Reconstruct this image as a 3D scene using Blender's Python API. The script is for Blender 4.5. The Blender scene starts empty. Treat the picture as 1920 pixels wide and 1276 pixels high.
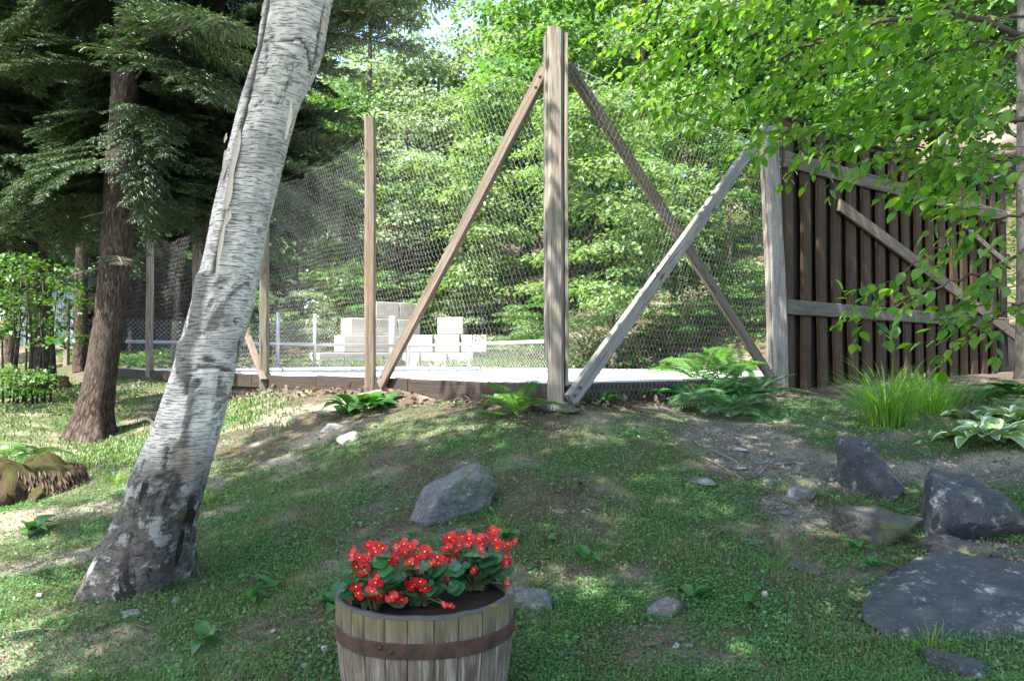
import bpy, math, random
import numpy as np
from mathutils import Vector, Matrix

# ------------------------------------------------------------------ camera, sky, sun, exposure
sc = bpy.context.scene
FPX = 1464.0; CAMZ = 1.4; TH = math.atan(38.0 / FPX)
CT, ST = math.cos(TH), math.sin(TH)
cd = bpy.data.cameras.new('camera'); cam = bpy.data.objects.new('camera', cd)
sc.collection.objects.link(cam); sc.camera = cam
cd.sensor_width = 36.0; cd.lens = 36.0 * FPX / 1920.0; cd.clip_start = 0.05; cd.clip_end = 600
cam.location = (0, 0, CAMZ); cam.rotation_euler = (math.pi / 2 + TH, 0, 0)

SUN_EL = math.radians(58); SX, SY = -0.68, -0.733
world = bpy.data.worlds.new('World'); sc.world = world; world.use_nodes = True
wn = world.node_tree; wn.nodes.clear()
sky = wn.nodes.new('ShaderNodeTexSky'); sky.sky_type = 'NISHITA'; sky.sun_disc = False
sky.sun_elevation = SUN_EL; sky.sun_rotation = math.atan2(SX, SY)
sky.air_density = 1.0; sky.dust_density = 2.0
bg = wn.nodes.new('ShaderNodeBackground'); bg.inputs['Strength'].default_value = 0.15
wo = wn.nodes.new('ShaderNodeOutputWorld')
wn.links.new(sky.outputs[0], bg.inputs[0]); wn.links.new(bg.outputs[0], wo.inputs[0])
sd = bpy.data.lights.new('sun', 'SUN'); sd.energy = 5.0; sd.angle = math.radians(0.5); sd.color = (1.0, 0.95, 0.86)
sun = bpy.data.objects.new('sun', sd); sc.collection.objects.link(sun)
SDIR = Vector((SX * math.cos(SUN_EL), SY * math.cos(SUN_EL), math.sin(SUN_EL))).normalized()
sun.rotation_euler = SDIR.to_track_quat('Z', 'Y').to_euler(); sun.location = (-6, -6, 14)
sc.view_settings.view_transform = 'Standard'; sc.view_settings.look = 'None'
sc.view_settings.gamma = 1.0; sc.view_settings.use_curve_mapping = False
sc.view_settings.exposure = 2.3
sc.cycles.max_bounces = 7; sc.cycles.diffuse_bounces = 4; sc.cycles.glossy_bounces = 2
sc.cycles.transmission_bounces = 5; sc.cycles.transparent_max_bounces = 4
sc.cycles.sample_clamp_indirect = 6.0

R = random.Random(7)
NR = np.random.RandomState(11)
COL = sc.collection

# ------------------------------------------------------------------ pixel helpers (photograph pixels, depth in metres)
def ray(u, v):
    x = (u - 960.0) / FPX; y = (638.0 - v) / FPX
    return x, CT - y * ST, ST + y * CT
def P(u, v, Y):
    dx, dy, dz = ray(u, v); s = Y / dy
    return Vector((dx * s, Y, CAMZ + dz * s))

# ------------------------------------------------------------------ numpy value noise
def _hash(ix, iy, seed):
    h = (ix.astype(np.int64) * 374761393 + iy.astype(np.int64) * 668265263 + seed * 1442695041) & 0x7fffffff
    h = ((h ^ (h >> 13)) * 1274126177) & 0x7fffffff
    return ((h ^ (h >> 16)) & 0xffff) / 65535.0
def vnoise(x, y, seed=0):
    x = np.asarray(x, float); y = np.asarray(y, float)
    ix = np.floor(x); iy = np.floor(y); fx = x - ix; fy = y - iy
    fx = fx * fx * (3 - 2 * fx); fy = fy * fy * (3 - 2 * fy)
    a = _hash(ix, iy, seed); b = _hash(ix + 1, iy, seed); c = _hash(ix, iy + 1, seed); d = _hash(ix + 1, iy + 1, seed)
    return (a * (1 - fx) + b * fx) * (1 - fy) + (c * (1 - fx) + d * fx) * fy
def fbm(x, y, scale=1.0, octs=4, seed=0):
    t = 0; amp = 0.5; tot = 0
    for o in range(octs):
        t = t + amp * vnoise(np.asarray(x) * scale, np.asarray(y) * scale, seed + o * 17); tot += amp
        amp *= 0.5; scale *= 2.03
    return t / tot
def sstep(a, b, x):
    t = np.clip((np.asarray(x, float) - a) / (b - a), 0, 1); return t * t * (3 - 2 * t)

# ------------------------------------------------------------------ plan of the place
DECK = CAMZ - 0.18
PC = np.array([0.36, 6.40]); P1 = np.array([-1.60, 8.83]); PR = np.array([3.09, 9.15])
LD = (P1 - PC) / np.linalg.norm(P1 - PC); LSTEP = float(np.linalg.norm(P1 - PC))
P5 = PC + LD * LSTEP * 5
FAR = np.array([-3.2, 24.0]); WDIR = np.array([0.80, 0.60]); REND = np.array([6.2, 11.5]); WEND = PR + WDIR * 6.4
def fence_sides(x, y):
    nL = np.array([-LD[1], LD[0]]); nL = nL if nL @ (np.array([-9, 5.]) - PC) > 0 else -nL
    rd = (PR - PC) / np.linalg.norm(PR - PC); nR = np.array([rd[1], -rd[0]])
    nW = np.array([0.6, -0.8])
    sL = (x - PC[0]) * nL[0] + (y - PC[1]) * nL[1]
    sR = (x - PC[0]) * nR[0] + (y - PC[1]) * nR[1]
    sW = (x - PR[0]) * nW[0] + (y - PR[1]) * nW[1]
    return np.maximum(sL, np.minimum(sR, sW))
def far_dist(x, y):
    dr = (x - 0.77) * 0.8 + (y - 18.7) * 0.6
    dl = (x + 3.2) * -0.66 + (y - 24) * 0.75
    return np.maximum(dr, dl)

CTRL = [  # photograph pixel, depth: points where the ground is seen
    (800, 1310, 2.8), (1300, 1276, 3.0), (1000, 1276, 3.0), (1000, 1100, 3.75), (1000, 950, 4.6), (1000, 850, 5.4), (1000, 785, 6.15),
    (1043, 760, 6.4), (1150, 765, 6.5), (1250, 758, 7.2), (1450, 735, 9.0), (1450, 800, 6.6), (1650, 785, 7.0), (1850, 830, 5.8), (1920, 760, 8.5), (1620, 925, 4.9),
    (1480, 880, 5.3), (1850, 1035, 4.0), (1650, 1150, 3.5), (1900, 1250, 2.9), (1300, 1000, 4.25), (1300, 880, 5.2), (1300, 800, 6.3),
    (860, 985, 4.5), (800, 860, 5.6), (750, 790, 6.9), (650, 830, 6.6), (600, 770, 8.2), (690, 735, 8.7), (520, 725, 11.0), (850, 745, 7.7), (560, 750, 9.4),
    (450, 780, 8.9), (460, 880, 6.6), (450, 950, 5.6), (500, 1100, 4.1), (250, 1110, 4.2), (100, 1200, 3.6), (60, 1000, 5.4), (60, 930, 6.9), (300, 1276, 3.15),
    (165, 822, 11.6), (283, 707, 16.0), (300, 762, 13.2), (250, 830, 10.5), (60, 800, 11.5), (85, 735, 17.0), (20, 745, 15.0), (124, 697, 23.4), (150, 676, 30.0), (100, 658, 38.0), (20, 690, 24.0)]
_C = np.array([tuple(P(*c)) for c in CTRL] + [(x, y, 0.05) for x in (-6, -2, 2, 6) for y in (-6, -2, 1)] + [(-16, 6, .05), (-14, -4, .05), (14, 9, .95), (12, 3, .55), (-20, 14, .2), (-24, 40, 1.9), (16, 14, 1.1)])
def _tps(r2): return np.where(r2 < 1e-9, 0, r2 * np.log(r2 + 1e-12))
_S = 0.1
_X = _C[:, :2] * _S; NT = len(_X)
_K = _tps(((_X[:, None] - _X[None]) ** 2).sum(-1)) + np.eye(NT) * 0.004
_Pm = np.c_[np.ones(NT), _X]
_A = np.block([[_K, _Pm], [_Pm.T, np.zeros((3, 3))]])
_W = np.linalg.solve(_A, np.r_[_C[:, 2], np.zeros(3)])
def tps(x, y):
    x = np.asarray(x, float); y = np.asarray(y, float); sh = x.shape
    q = np.c_[x.ravel(), y.ravel()] * _S
    out = np.empty(len(q))
    for i in range(0, len(q), 20000):
        s = q[i:i + 20000]
        out[i:i + 20000] = _tps(((s[:, None] - _X[None]) ** 2).sum(-1)) @ _W[:NT] + _W[NT] + s @ _W[NT + 1:]
    return out.reshape(sh)
def G(x, y):
    x = np.asarray(x, float); y = np.asarray(y, float)
    f = np.clip(tps(x, y), -0.3, 2.2)
    f = f + (fbm(x, y, 1.6, 3, 3) - 0.5) * 0.10 + (fbm(x, y, 7.0, 3, 9) - 0.5) * 0.035
    d = far_dist(x, y)
    slope = 0.05 + 0.37 * sstep(-13, -5, x)
    hill = DECK - 0.14 + np.minimum(np.maximum(d - 1.6, 0) * slope, 16) + (fbm(x, y, 0.35, 3, 5) - 0.5) * 0.5 * sstep(1, 6, d)
    w = sstep(-0.22, -0.04, fence_sides(x, y))
    return hill * (1 - w) + f * w
def g(x, y): return float(G(np.array([x]), np.array([y]))[0])
def hit(u, v, far=60):
    dx, dy, dz = ray(u, v)
    ys = np.linspace(1.5, far, 1500)
    zs = CAMZ + dz / dy * ys; gs = G(dx / dy * ys, ys)
    k = np.argmax(zs < gs)
    if zs[k] >= gs[k]: k = len(ys) - 1
    Y = ys[k]
    return Vector((dx / dy * Y, Y, float(gs[k])))

# ------------------------------------------------------------------ object helpers
def tag(o, label=None, cat=None, group=None, kind=None):
    if label: o['label'] = label
    if cat: o['category'] = cat
    if group: o['group'] = group
    if kind: o['kind'] = kind
    return o
def empty(name, loc, label, cat, group=None, rz=0.0):
    o = bpy.data.objects.new(name, None); COL.objects.link(o); o.location = loc; o.rotation_euler = (0, 0, rz)
    o.empty_display_size = 0.1
    return tag(o, label, cat, group)
def link(name, me, parent=None, M=None):
    """M is the wanted world matrix; parents are never rotated or scaled unless noted"""
    o = bpy.data.objects.new(name, me); COL.objects.link(o)
    if parent is not None:
        o.parent = parent
        if M is not None: o.matrix_local = wm(parent).inverted() @ M
    elif M is not None: o.matrix_local = M
    return o
def wm(o):
    M = o.matrix_basis.copy() if o.parent is None else wm(o.parent) @ o.matrix_basis
    return M
def mesh_np(name, V, F, mats, smooth=False, midx=None, uv=None):
    V = np.ascontiguousarray(V, np.float32).reshape(-1, 3)
    if not isinstance(F, list): F = [F]
    F = [np.ascontiguousarray(f, np.int32) for f in F if len(f)]
    me = bpy.data.meshes.new(name)
    nl = sum(f.size for f in F); npoly = sum(len(f) for f in F)
    me.vertices.add(len(V)); me.vertices.foreach_set('co', V.ravel())
    me.loops.add(nl); me.loops.foreach_set('vertex_index', np.concatenate([f.ravel() for f in F]))
    me.polygons.add(npoly)
    tot = np.concatenate([np.full(len(f), f.shape[1], np.int32) for f in F])
    me.polygons.foreach_set('loop_start', np.r_[0, np.cumsum(tot)[:-1]].astype(np.int32))
    me.polygons.foreach_set('loop_total', tot)
    if smooth: me.polygons.foreach_set('use_smooth', np.ones(npoly, bool))
    for m in (mats if isinstance(mats, (list, tuple)) else [mats]): me.materials.append(m)
    if midx is not None: me.polygons.foreach_set('material_index', np.asarray(midx, np.int32))
    if uv is not None:
        l = me.uv_layers.new(name='UVMap')
        idx = np.concatenate([f.ravel() for f in F])
        l.data.foreach_set('uv', np.ascontiguousarray(uv, np.float32)[idx].ravel())
    me.update(calc_edges=True); me.validate()
    return me
class MB:
    def __init__(s): s.v = []; s.f = []; s.n = 0; s.m = []
    def add(s, V, F, mi=0):
        V = np.asarray(V, float).reshape(-1, 3)
        s.v.append(V)
        for f in F: s.f.append([i + s.n for i in f]); s.m.append(mi)
        s.n += len(V)
    def box(s, c, h, M=None, mi=0):
        c = np.array(c); h = np.array(h)
        V = np.array([[x, y, z] for x in (-1, 1) for y in (-1, 1) for z in (-1, 1)]) * h + c
        if M is not None: V = np.array([M @ Vector(p) for p in V])
        s.add(V, [(0, 1, 3, 2), (4, 6, 7, 5), (0, 4, 5, 1), (2, 3, 7, 6), (0, 2, 6, 4), (1, 5, 7, 3)], mi)
    def tube(s, pts, rads, n=6, mi=0, cap=True, jit=0.0):
        V, F = tube(pts, rads, n, cap, jit); s.add(V, F, mi)
    def mesh(s, name, mats, smooth=False):
        V = np.concatenate(s.v)
        me = bpy.data.meshes.new(name)
        me.from_pydata(V.tolist(), [], s.f)
        for m in (mats if isinstance(mats, (list, tuple)) else [mats]): me.materials.append(m)
        me.polygons.foreach_set('material_index', s.m)
        if smooth: me.polygons.foreach_set('use_smooth', [True] * len(s.f))
        me.update(); return me
def tube(pts, rads, n=6, cap=True, jit=0.0):
    pts = [Vector(p) for p in pts]; V = []; F = []
    ref = Vector((0, 0, 1)) if abs((pts[-1] - pts[0]).normalized().z) < 0.9 else Vector((1, 0, 0))
    for i, p in enumerate(pts):
        d = (pts[min(i + 1, len(pts) - 1)] - pts[max(i - 1, 0)]).normalized()
        a = d.cross(ref).normalized(); b = d.cross(a).normalized()
        for k in range(n):
            t = 2 * math.pi * k / n; r = rads[i] * (1 + (R.uniform(-jit, jit) if jit else 0))
            V.append(p + (a * math.cos(t) + b * math.sin(t)) * r)
    for i in range(len(pts) - 1):
        for k in range(n):
            k2 = (k + 1) % n
            F.append((i * n + k, i * n + k2, (i + 1) * n + k2, (i + 1) * n + k))
    if cap:
        F.append(tuple(range(n))[::-1]); F.append(tuple((len(pts) - 1) * n + k for k in range(n)))
    return [tuple(v) for v in V], F
def frame(o, x, z):
    """matrix with local Z along z, local X near x"""
    z = Vector(z).normalized(); x = Vector(x); y = z.cross(x).normalized(); x = y.cross(z).normalized()
    M = Matrix((x, y, z)).transposed().to_4x4(); M.translation = Vector(o); return M

# leaf templates: (along, side, up)
T_KITE = (np.array([[0, 0, 0], [.45, -.5, .06], [1, 0, -.10], [.45, .5, .06]]), np.array([[0, 1, 2], [0, 2, 3]]))
T_LEAF = (np.array([[0, 0, 0], [.18, -.36, .05], [.5, -.5, .06], [.8, -.28, .0], [1, 0, -.12], [.8, .28, .0], [.5, .5, .06], [.18, .36, .05], [.5, 0, -.02]]),
          np.array([[0, 1, 8], [1, 2, 8], [2, 3, 8], [3, 4, 8], [4, 5, 8], [5, 6, 8], [6, 7, 8], [7, 0, 8]]))
T_BLADE = (np.array([[0, -.5, 0], [0, .5, 0], [.55, .38, .06], [.55, -.38, .06], [1, 0, -.10]]), None)
def norm(a): return a / np.maximum(np.linalg.norm(a, axis=-1, keepdims=True), 1e-9)
def leaves(C, D, N, L, W, T=T_KITE):
    C = np.asarray(C, float); D = norm(np.asarray(D, float)); S = norm(np.cross(D, N)); Nn = np.cross(S, D)
    L = np.broadcast_to(L, len(C))[:, None, None]; W = np.broadcast_to(W, len(C))[:, None, None]
    tv, tf = T
    V = C[:, None] + L * tv[None, :, :1] * D[:, None] + W * tv[None, :, 1:2] * S[:, None] + L * tv[None, :, 2:3] * Nn[:, None]
    F = tf[None] + (np.arange(len(C)) * len(tv))[:, None, None]
    return V.reshape(-1, 3), F.reshape(-1, tf.shape[1])
def merge(parts):
    Vs = []; Fs = []; n = 0; mi = []
    for k, (V, F) in enumerate(parts):
        Vs.append(V); Fs.append(F + n); n += len(V); mi.append(np.full(len(F), k))
    return np.concatenate(Vs), Fs, np.concatenate(mi)
def rnd_dirs(n, zmin=-1, zmax=1):
    z = NR.uniform(zmin, zmax, n); t = NR.uniform(0, 2 * math.pi, n); r = np.sqrt(1 - z * z)
    return np.c_[r * np.cos(t), r * np.sin(t), z]

# ------------------------------------------------------------------ material helper
class NM:
    def __init__(s, name, rough=0.8, spec=0.3):
        s.m = bpy.data.materials.new(name); s.m.use_nodes = True; s.t = s.m.node_tree; s.t.nodes.clear()
        s.out = s.t.nodes.new('ShaderNodeOutputMaterial'); s.b = s.n('ShaderNodeBsdfPrincipled')
        s.b.inputs['Roughness'].default_value = rough; s.b.inputs['Specular IOR Level'].default_value = spec
        s.l(s.b.outputs[0], s.out.inputs[0])
    def n(s, typ, **kw):
        nd = s.t.nodes.new(typ)
        for k, v in kw.items(): setattr(nd, k, v)
        return nd
    def l(s, a, b): s.t.links.new(a, b)
    def set(s, inp, v):
        if hasattr(v, 'is_linked') or hasattr(v, 'links'): s.l(v, inp)
        else: inp.default_value = v
    def co(s, kind='Object', scale=(1, 1, 1), loc=(0, 0, 0)):
        c = s.n('ShaderNodeTexCoord'); m = s.n('ShaderNodeMapping'); s.l(c.outputs[kind], m.inputs[0])
        m.inputs['Scale'].default_value = scale; m.inputs['Location'].default_value = loc
        return m.outputs[0]
    def noise(s, vec, scale=5, detail=4, rough=.55, dist=0):
        t = s.n('ShaderNodeTexNoise'); s.l(vec, t.inputs['Vector']); t.inputs['Scale'].default_value = scale
        t.inputs['Detail'].default_value = detail; t.inputs['Roughness'].default_value = rough; t.inputs['Distortion'].default_value = dist
        return t.outputs['Fac']
    def vor(s, vec, scale=5, feature='F1', out='Distance'):
        t = s.n('ShaderNodeTexVoronoi', feature=feature); s.l(vec, t.inputs['Vector']); t.inputs['Scale'].default_value = scale
        return t.outputs[out]
    def ramp(s, fac, stops):
        r = s.n('ShaderNodeValToRGB'); s.l(fac, r.inputs[0]); e = r.color_ramp.elements
        while len(e) > 1: e.remove(e[0])
        for i, (p, c) in enumerate(stops):
            if i == 0: e[0].position = p; el = e[0]
            else: el = e.new(p)
            if not isinstance(c, (tuple, list)): c = (c, c, c)
            el.color = (*c[:3], 1)
        return r.outputs[0]
    def mix(s, fac, a, b, mode='MIX'):
        x = s.n('ShaderNodeMix', data_type='RGBA', blend_type=mode)
        s.set(x.inputs[0], fac)
        for i, v in ((6, a), (7, b)):
            if isinstance(v, (tuple, list)): x.inputs[i].default_value = (*v[:3], 1)
            elif isinstance(v, (int, float)): x.inputs[i].default_value = (v, v, v, 1)
            else: s.l(v, x.inputs[i])
        return x.outputs[2]
    def math(s, op, a, b=0.0):
        x = s.n('ShaderNodeMath', operation=op); s.set(x.inputs[0], a); s.set(x.inputs[1], b); return x.outputs[0]
    def col(s, c):
        if isinstance(c, (tuple, list)): s.b.inputs['Base Color'].default_value = (*c[:3], 1)
        else: s.l(c, s.b.inputs['Base Color'])
        return s
    def bump(s, h, strength=.5, dist=.01):
        x = s.n('ShaderNodeBump'); x.inputs['Strength'].default_value = strength; x.inputs['Distance'].default_value = dist
        s.l(h, x.inputs['Height']); s.l(x.outputs[0], s.b.inputs['Normal']); return s
    def attr(s, name):
        a = s.n('ShaderNodeAttribute'); a.attribute_name = name; return a.outputs['Fac']

def leaf_mat(name, cols, trans=0.5, rough=.45, tint=(1.5, 1.6, .5), spec=.35):
    m = NM(name, rough, spec)
    gi = m.n('ShaderNodeNewGeometry'); oi = m.n('ShaderNodeObjectInfo')
    r = m.math('FRACT', m.math('ADD', gi.outputs['Random Per Island'], oi.outputs['Random']))
    c = m.ramp(r, [(i / max(1, len(cols) - 1), k) for i, k in enumerate(cols)])
    m.col(c)
    t = m.n('ShaderNodeBsdfTranslucent'); m.l(m.mix(1.0, c, tint, 'MULTIPLY'), t.inputs[0])
    x = m.n('ShaderNodeMixShader'); x.inputs[0].default_value = trans
    m.l(m.b.outputs[0], x.inputs[1]); m.l(t.outputs[0], x.inputs[2]); m.l(x.outputs[0], m.out.inputs[0])
    return m.m

M = {}
M['maple'] = leaf_mat('maple_leaf', [(.04, .11, .028), (.085, .185, .055), (.06, .14, .038), (.12, .22, .075)], .48, .4, (1.45, 1.5, .5), .5)
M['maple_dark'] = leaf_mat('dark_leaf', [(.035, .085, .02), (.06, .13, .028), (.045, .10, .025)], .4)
M['pale_leaf'] = leaf_mat('pale_leaf', [(.15, .215, .12), (.21, .27, .17), (.11, .175, .085)], .45, .38, (1.3, 1.35, .8), .6)  # paleness of the background haze put into the leaf colour
M['beech'] = leaf_mat('overhanging_leaf', [(.028, .085, .015), (.09, .20, .025), (.05, .14, .02), (.14, .26, .05), (.10, .20, .035), (.19, .27, .07)], .6, .35, (1.6, 1.75, .4), .5)
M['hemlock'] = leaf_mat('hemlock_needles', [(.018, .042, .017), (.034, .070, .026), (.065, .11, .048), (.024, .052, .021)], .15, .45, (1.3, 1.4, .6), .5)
M['grassm'] = leaf_mat('grass_blade', [(.05, .11, .03), (.075, .15, .04), (.11, .18, .055), (.18, .175, .09)], .35, .5, (1.3, 1.4, .5))
M['clover'] = leaf_mat('low_cover_leaf', [(.034, .11, .03), (.055, .155, .04), (.085, .19, .05), (.04, .125, .035)], .3, .5, (1.3, 1.4, .5))
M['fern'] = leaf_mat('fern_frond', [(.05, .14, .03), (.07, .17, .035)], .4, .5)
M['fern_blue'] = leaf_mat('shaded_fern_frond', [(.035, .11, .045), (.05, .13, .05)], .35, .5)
M['hosta'] = leaf_mat('hosta_leaf', [(.03, .10, .02), (.045, .13, .03)], .3, .35)
M['begonia_leaf'] = leaf_mat('begonia_leaf', [(.022, .085, .03), (.035, .11, .035), (.03, .10, .04)], .18, .25, (1.2, 1.3, .5), .6)
M['petal'] = leaf_mat('red_petal', [(.40, .006, .010), (.52, .012, .022), (.34, .004, .008)], .22, .4, (1.2, 1, 1))
M['litter'] = leaf_mat('dead_leaf', [(.05, .033, .024), (.10, .068, .048), (.17, .125, .095), (.07, .045, .032)], .15, .7, (1, .9, .7), .1)
m = NM('yellow_stamen', .6); m.col((.85, .55, .03)); M['stamen'] = m.m
m = NM('twig_bark'); m.col(m.ramp(m.noise(m.co(), 20), [(.3, (.03, .022, .016)), (.7, (.07, .052, .04))])); M['twig'] = m.m
m = NM('dead_twig'); m.col((.16, .14, .12)); M['dead_twig'] = m.m
m = NM('stem_green', .5); m.col((.07, .085, .03)); M['stem'] = m.m

def wood(name, c0, c1, c2, dark=(.03, .025, .02), knots=True, rust=0.0):
    m = NM(name, .85, .2)
    oi = m.n('ShaderNodeObjectInfo'); 
    c = m.n('ShaderNodeTexCoord'); va = m.n('ShaderNodeVectorMath', operation='ADD'); m.l(c.outputs['Object'], va.inputs[0])
    cx = m.n('ShaderNodeCombineXYZ')
    for i in range(3): m.l(m.math('MULTIPLY', oi.outputs['Random'], 37.0 * (i + 1)), cx.inputs[i])
    m.l(cx.outputs[0], va.inputs[1])
    def mp(sx, sy, sz):
        q = m.n('ShaderNodeMapping'); q.inputs['Scale'].default_value = (sx, sy, sz); m.l(va.outputs[0], q.inputs[0]); return q.outputs[0]
    grain = m.noise(mp(60, 60, 2.6), 1, 8, .75, 1.0)
    broad = m.noise(mp(6, 6, .8), 1, 4, .6)
    crack = m.noise(mp(38, 38, .9), 1, 3, .5, .3)
    col = m.mix(broad, c0, c1)
    col = m.mix(m.ramp(grain, [(.35, 1.0), (.62, 0.0)]), col, c2)
    ck = m.ramp(crack, [(.32, 1.0), (.37, 0.0)])
    col = m.mix(ck, col, dark)
    if rust: col = m.mix(m.ramp(m.noise(mp(3, 3, .9), 1, 3), [(.5, 0.0), (.75, rust)]), col, (.25, .12, .05))
    if knots:
        vd = m.vor(mp(5, 5, 1.6), 1); col = m.mix(m.ramp(vd, [(.06, 1.0), (.13, 0.0)]), col, (.07, .045, .03))
    m.col(col)
    h = m.mix(.5, grain, m.ramp(crack, [(.30, 0.0), (.40, 1.0)]))
    m.bump(h, .7, .006); return m.m
M['post'] = wood('weathered_post_wood', (.20, .172, .14), (.31, .28, .24), (.08, .064, .048))
M['brace'] = wood('weathered_brace_wood', (.125, .10, .075), (.20, .17, .138), (.055, .042, .030), rust=.15)
M['greybrace'] = wood('silver_brace_wood', (.19, .18, .17), (.29, .28, .27), (.085, .075, .065))
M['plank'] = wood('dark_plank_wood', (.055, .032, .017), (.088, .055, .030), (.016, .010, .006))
M['plankback_shade'] = wood('shaded_back_plank_wood', (.02, .014, .011), (.03, .022, .017), (.012, .009, .007))  # near black: shade of the gaps put into the back planks
M['rail'] = wood('mossy_rail_wood', (.10, .088, .066), (.15, .14, .11), (.05, .043, .032))
M['fascia'] = wood('deck_edge_wood', (.035, .027, .021), (.06, .047, .037), (.016, .012, .010))
M['stave'] = None
m = NM('barrel_stave_wood', .85, .2); oi = m.n('ShaderNodeObjectInfo'); c = m.n('ShaderNodeTexCoord'); sp = m.n('ShaderNodeSeparateXYZ'); m.l(c.outputs['Object'], sp.inputs[0])
def _sv(sx, sz, k):
    q = m.n('ShaderNodeCombineXYZ'); m.l(m.math('MULTIPLY', sp.outputs[1], sx), q.inputs[0]); m.l(m.math('MULTIPLY', sp.outputs[2], sz), q.inputs[1]); m.l(m.math('MULTIPLY', oi.outputs['Random'], 53.0 * k), q.inputs[2]); return q.outputs[0]
gA = m.noise(_sv(160, 9, 1), 1, 5, .7, .5); gB = m.noise(_sv(45, 3.5, 2), 1, 5, .65, .5); gC = m.noise(_sv(14, 6, 3), 1, 4, .6)
col = m.mix(m.ramp(gC, [(.35, 0.0), (.65, 1.0)]), (.07, .056, .038), (.145, .122, .088))
col = m.mix(m.ramp(gB, [(.50, 0.0), (.66, .85)]), col, (.27, .25, .21))
col = m.mix(m.ramp(gA, [(.34, .9), (.52, 0.0)]), col, (.06, .045, .03))
tp_ = m.math('ADD', sp.outputs[2], m.math('MULTIPLY', m.math('SUBTRACT', gB, .5), .30))
col = m.mix(m.ramp(tp_, [(.36, 0.0), (.45, .75)]), col, m.mix(gA, (.07, .062, .02), (.17, .15, .06)))
m.col(col); m.bump(m.mix(.5, gA, gB), .8, .004); M['stave'] = m.m

def bark(name, c0, c1, c2, vs=(14, 3.0), strength=1.0, dist=.03, moss=None):
    m = NM(name, .95, .1); uv = m.co('UV', (vs[0], vs[1], 1))
    a = m.noise(uv, 1, 8, .72, 1.2); b_ = m.noise(m.co('UV', (vs[0] * 2.1, vs[1] * 2.6, 1), (4, 9, 0)), 1, 6, .7, .5); v = m.vor(uv, 1.0, 'DISTANCE_TO_EDGE')
    fur = m.math('ADD', m.math('MULTIPLY', a, .75), m.math('MULTIPLY', m.math('MINIMUM', v, .3), .5))
    c = m.ramp(fur, [(.34, c0), (.47, c1), (.62, c2)])
    c = m.mix(m.ramp(b_, [(.40, .8), (.55, 0.0)]), c, c0)
    c = m.mix(m.ramp(m.noise(m.co(), 1.2, 3), [(.5, 0.0), (.72, .5)]), c, moss or c1)
    m.col(c); m.bump(m.mix(.5, fur, b_), strength, dist); return m.m
M['pine_bark'] = bark('conifer_bark', (.02, .015, .012), (.075, .057, .045), (.13, .105, .085), (30, 4.5))
M['maple_bark'] = bark('maple_bark', (.04, .034, .028), (.12, .10, .085), (.18, .16, .14), (10, 2.5))

# birch bark: UV in metres (round, along)
m = NM('birch_bark', .75, .25)
uv = m.co('UV', (1, 1, 1)); sep = m.n('ShaderNodeSeparateXYZ'); m.l(uv, sep.inputs[0]); vv = sep.outputs[1]; uu = sep.outputs[0]
len1 = m.noise(m.co('UV', (13, 130, 1)), 1, 4, .6, .15)
len2 = m.noise(m.co('UV', (30, 260, 1)), 1, 3, .6)
zone = m.noise(m.co('UV', (2.2, 3.5, 1), (7, 1, 0)), 1, 3, .5, .4)
blot = m.noise(m.co('UV', (4, 5, 1)), 1, 5, .6, .5)
base = m.mix(m.noise(m.co('UV', (6, 14, 1)), 1, 5), (.50, .45, .385), (.69, .63, .545))
base = m.mix(m.ramp(m.noise(m.co('UV', (10, 26, 1)), 1, 6, .7, .6), [(.5, 0.0), (.66, .55)]), base, (.24, .22, .195))
base = m.mix(m.ramp(blot, [(.50, 0.0), (.66, .8)]), base, (.23, .215, .19))
base = m.mix(m.math('MULTIPLY', m.ramp(len2, [(.57, 0.0), (.66, .5)]), m.ramp(zone, [(.40, .1), (.62, 1.0)])), base, (.13, .11, .095))
base = m.mix(m.math('MULTIPLY', m.ramp(len1, [(.615, 0.0), (.66, .8)]), m.ramp(zone, [(.42, .12), (.6, 1.0)])), base, (.055, .045, .04))
pk = m.noise(m.co('UV', (3.0, 2.2, 1), (5, 3, 0)), 1, 6, .75, 1.2)
base = m.mix(m.ramp(pk, [(.58, 0.0), (.62, .75)]), base, (.11, .095, .08))
lich = m.vor(m.co('UV', (26, 22, 1)), 1)
lm = m.math('MULTIPLY', m.ramp(lich, [(.25, 1.0), (.4, 0.0)]), m.ramp(blot, [(.42, 1.0), (.5, 0.0)]))
base = m.mix(m.math('MULTIPLY', lm, .5), base, (.36, .41, .35))
# rough dark foot of the trunk, with an uneven upper limit
foot = m.math('ADD', vv, m.math('MULTIPLY', m.math('SUBTRACT', blot, .5), .9))
fm = m.ramp(foot, [(.62, 1.0), (1.15, 0.0)])
rough = m.noise(m.co('UV', (34, 26, 1)), 1, 7, .75, .8)
crk = m.ramp(m.noise(m.co('UV', (15, 3.2, 1), (3, 3, 3)), 1, 4, .6, .9), [(.40, 1.0), (.45, 0.0)])
footc = m.mix(m.ramp(rough, [(.35, 0.0), (.65, 1.0)]), (.018, .015, .013), (.13, .115, .10))
footc = m.mix(m.ramp(m.noise(m.co('UV', (9, 7, 1), (2, 8, 0)), 1, 6, .75), [(.53, 0.0), (.57, .9)]), footc, (.27, .26, .24))
footc = m.mix(m.ramp(m.noise(m.co('UV', (5, 3, 1), (2, 8, 0)), 1, 5, .7), [(.54, 0.0), (.66, .55)]), footc, (.075, .095, .03))
footc = m.mix(crk, footc, (.008, .007, .006))
base = m.mix(fm, base, footc)
patch = m.attr('wound'); base = m.mix(patch, base, m.mix(rough, (.20, .15, .11), (.30, .24, .19)))
scar = m.attr('scar'); base = m.mix(scar, base, m.mix(rough, (.025, .02, .018), (.09, .075, .06)))
grey = m.attr('grey'); base = m.mix(grey, base, m.mix(rough, (.11, .10, .085), (.20, .185, .16)))
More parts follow.
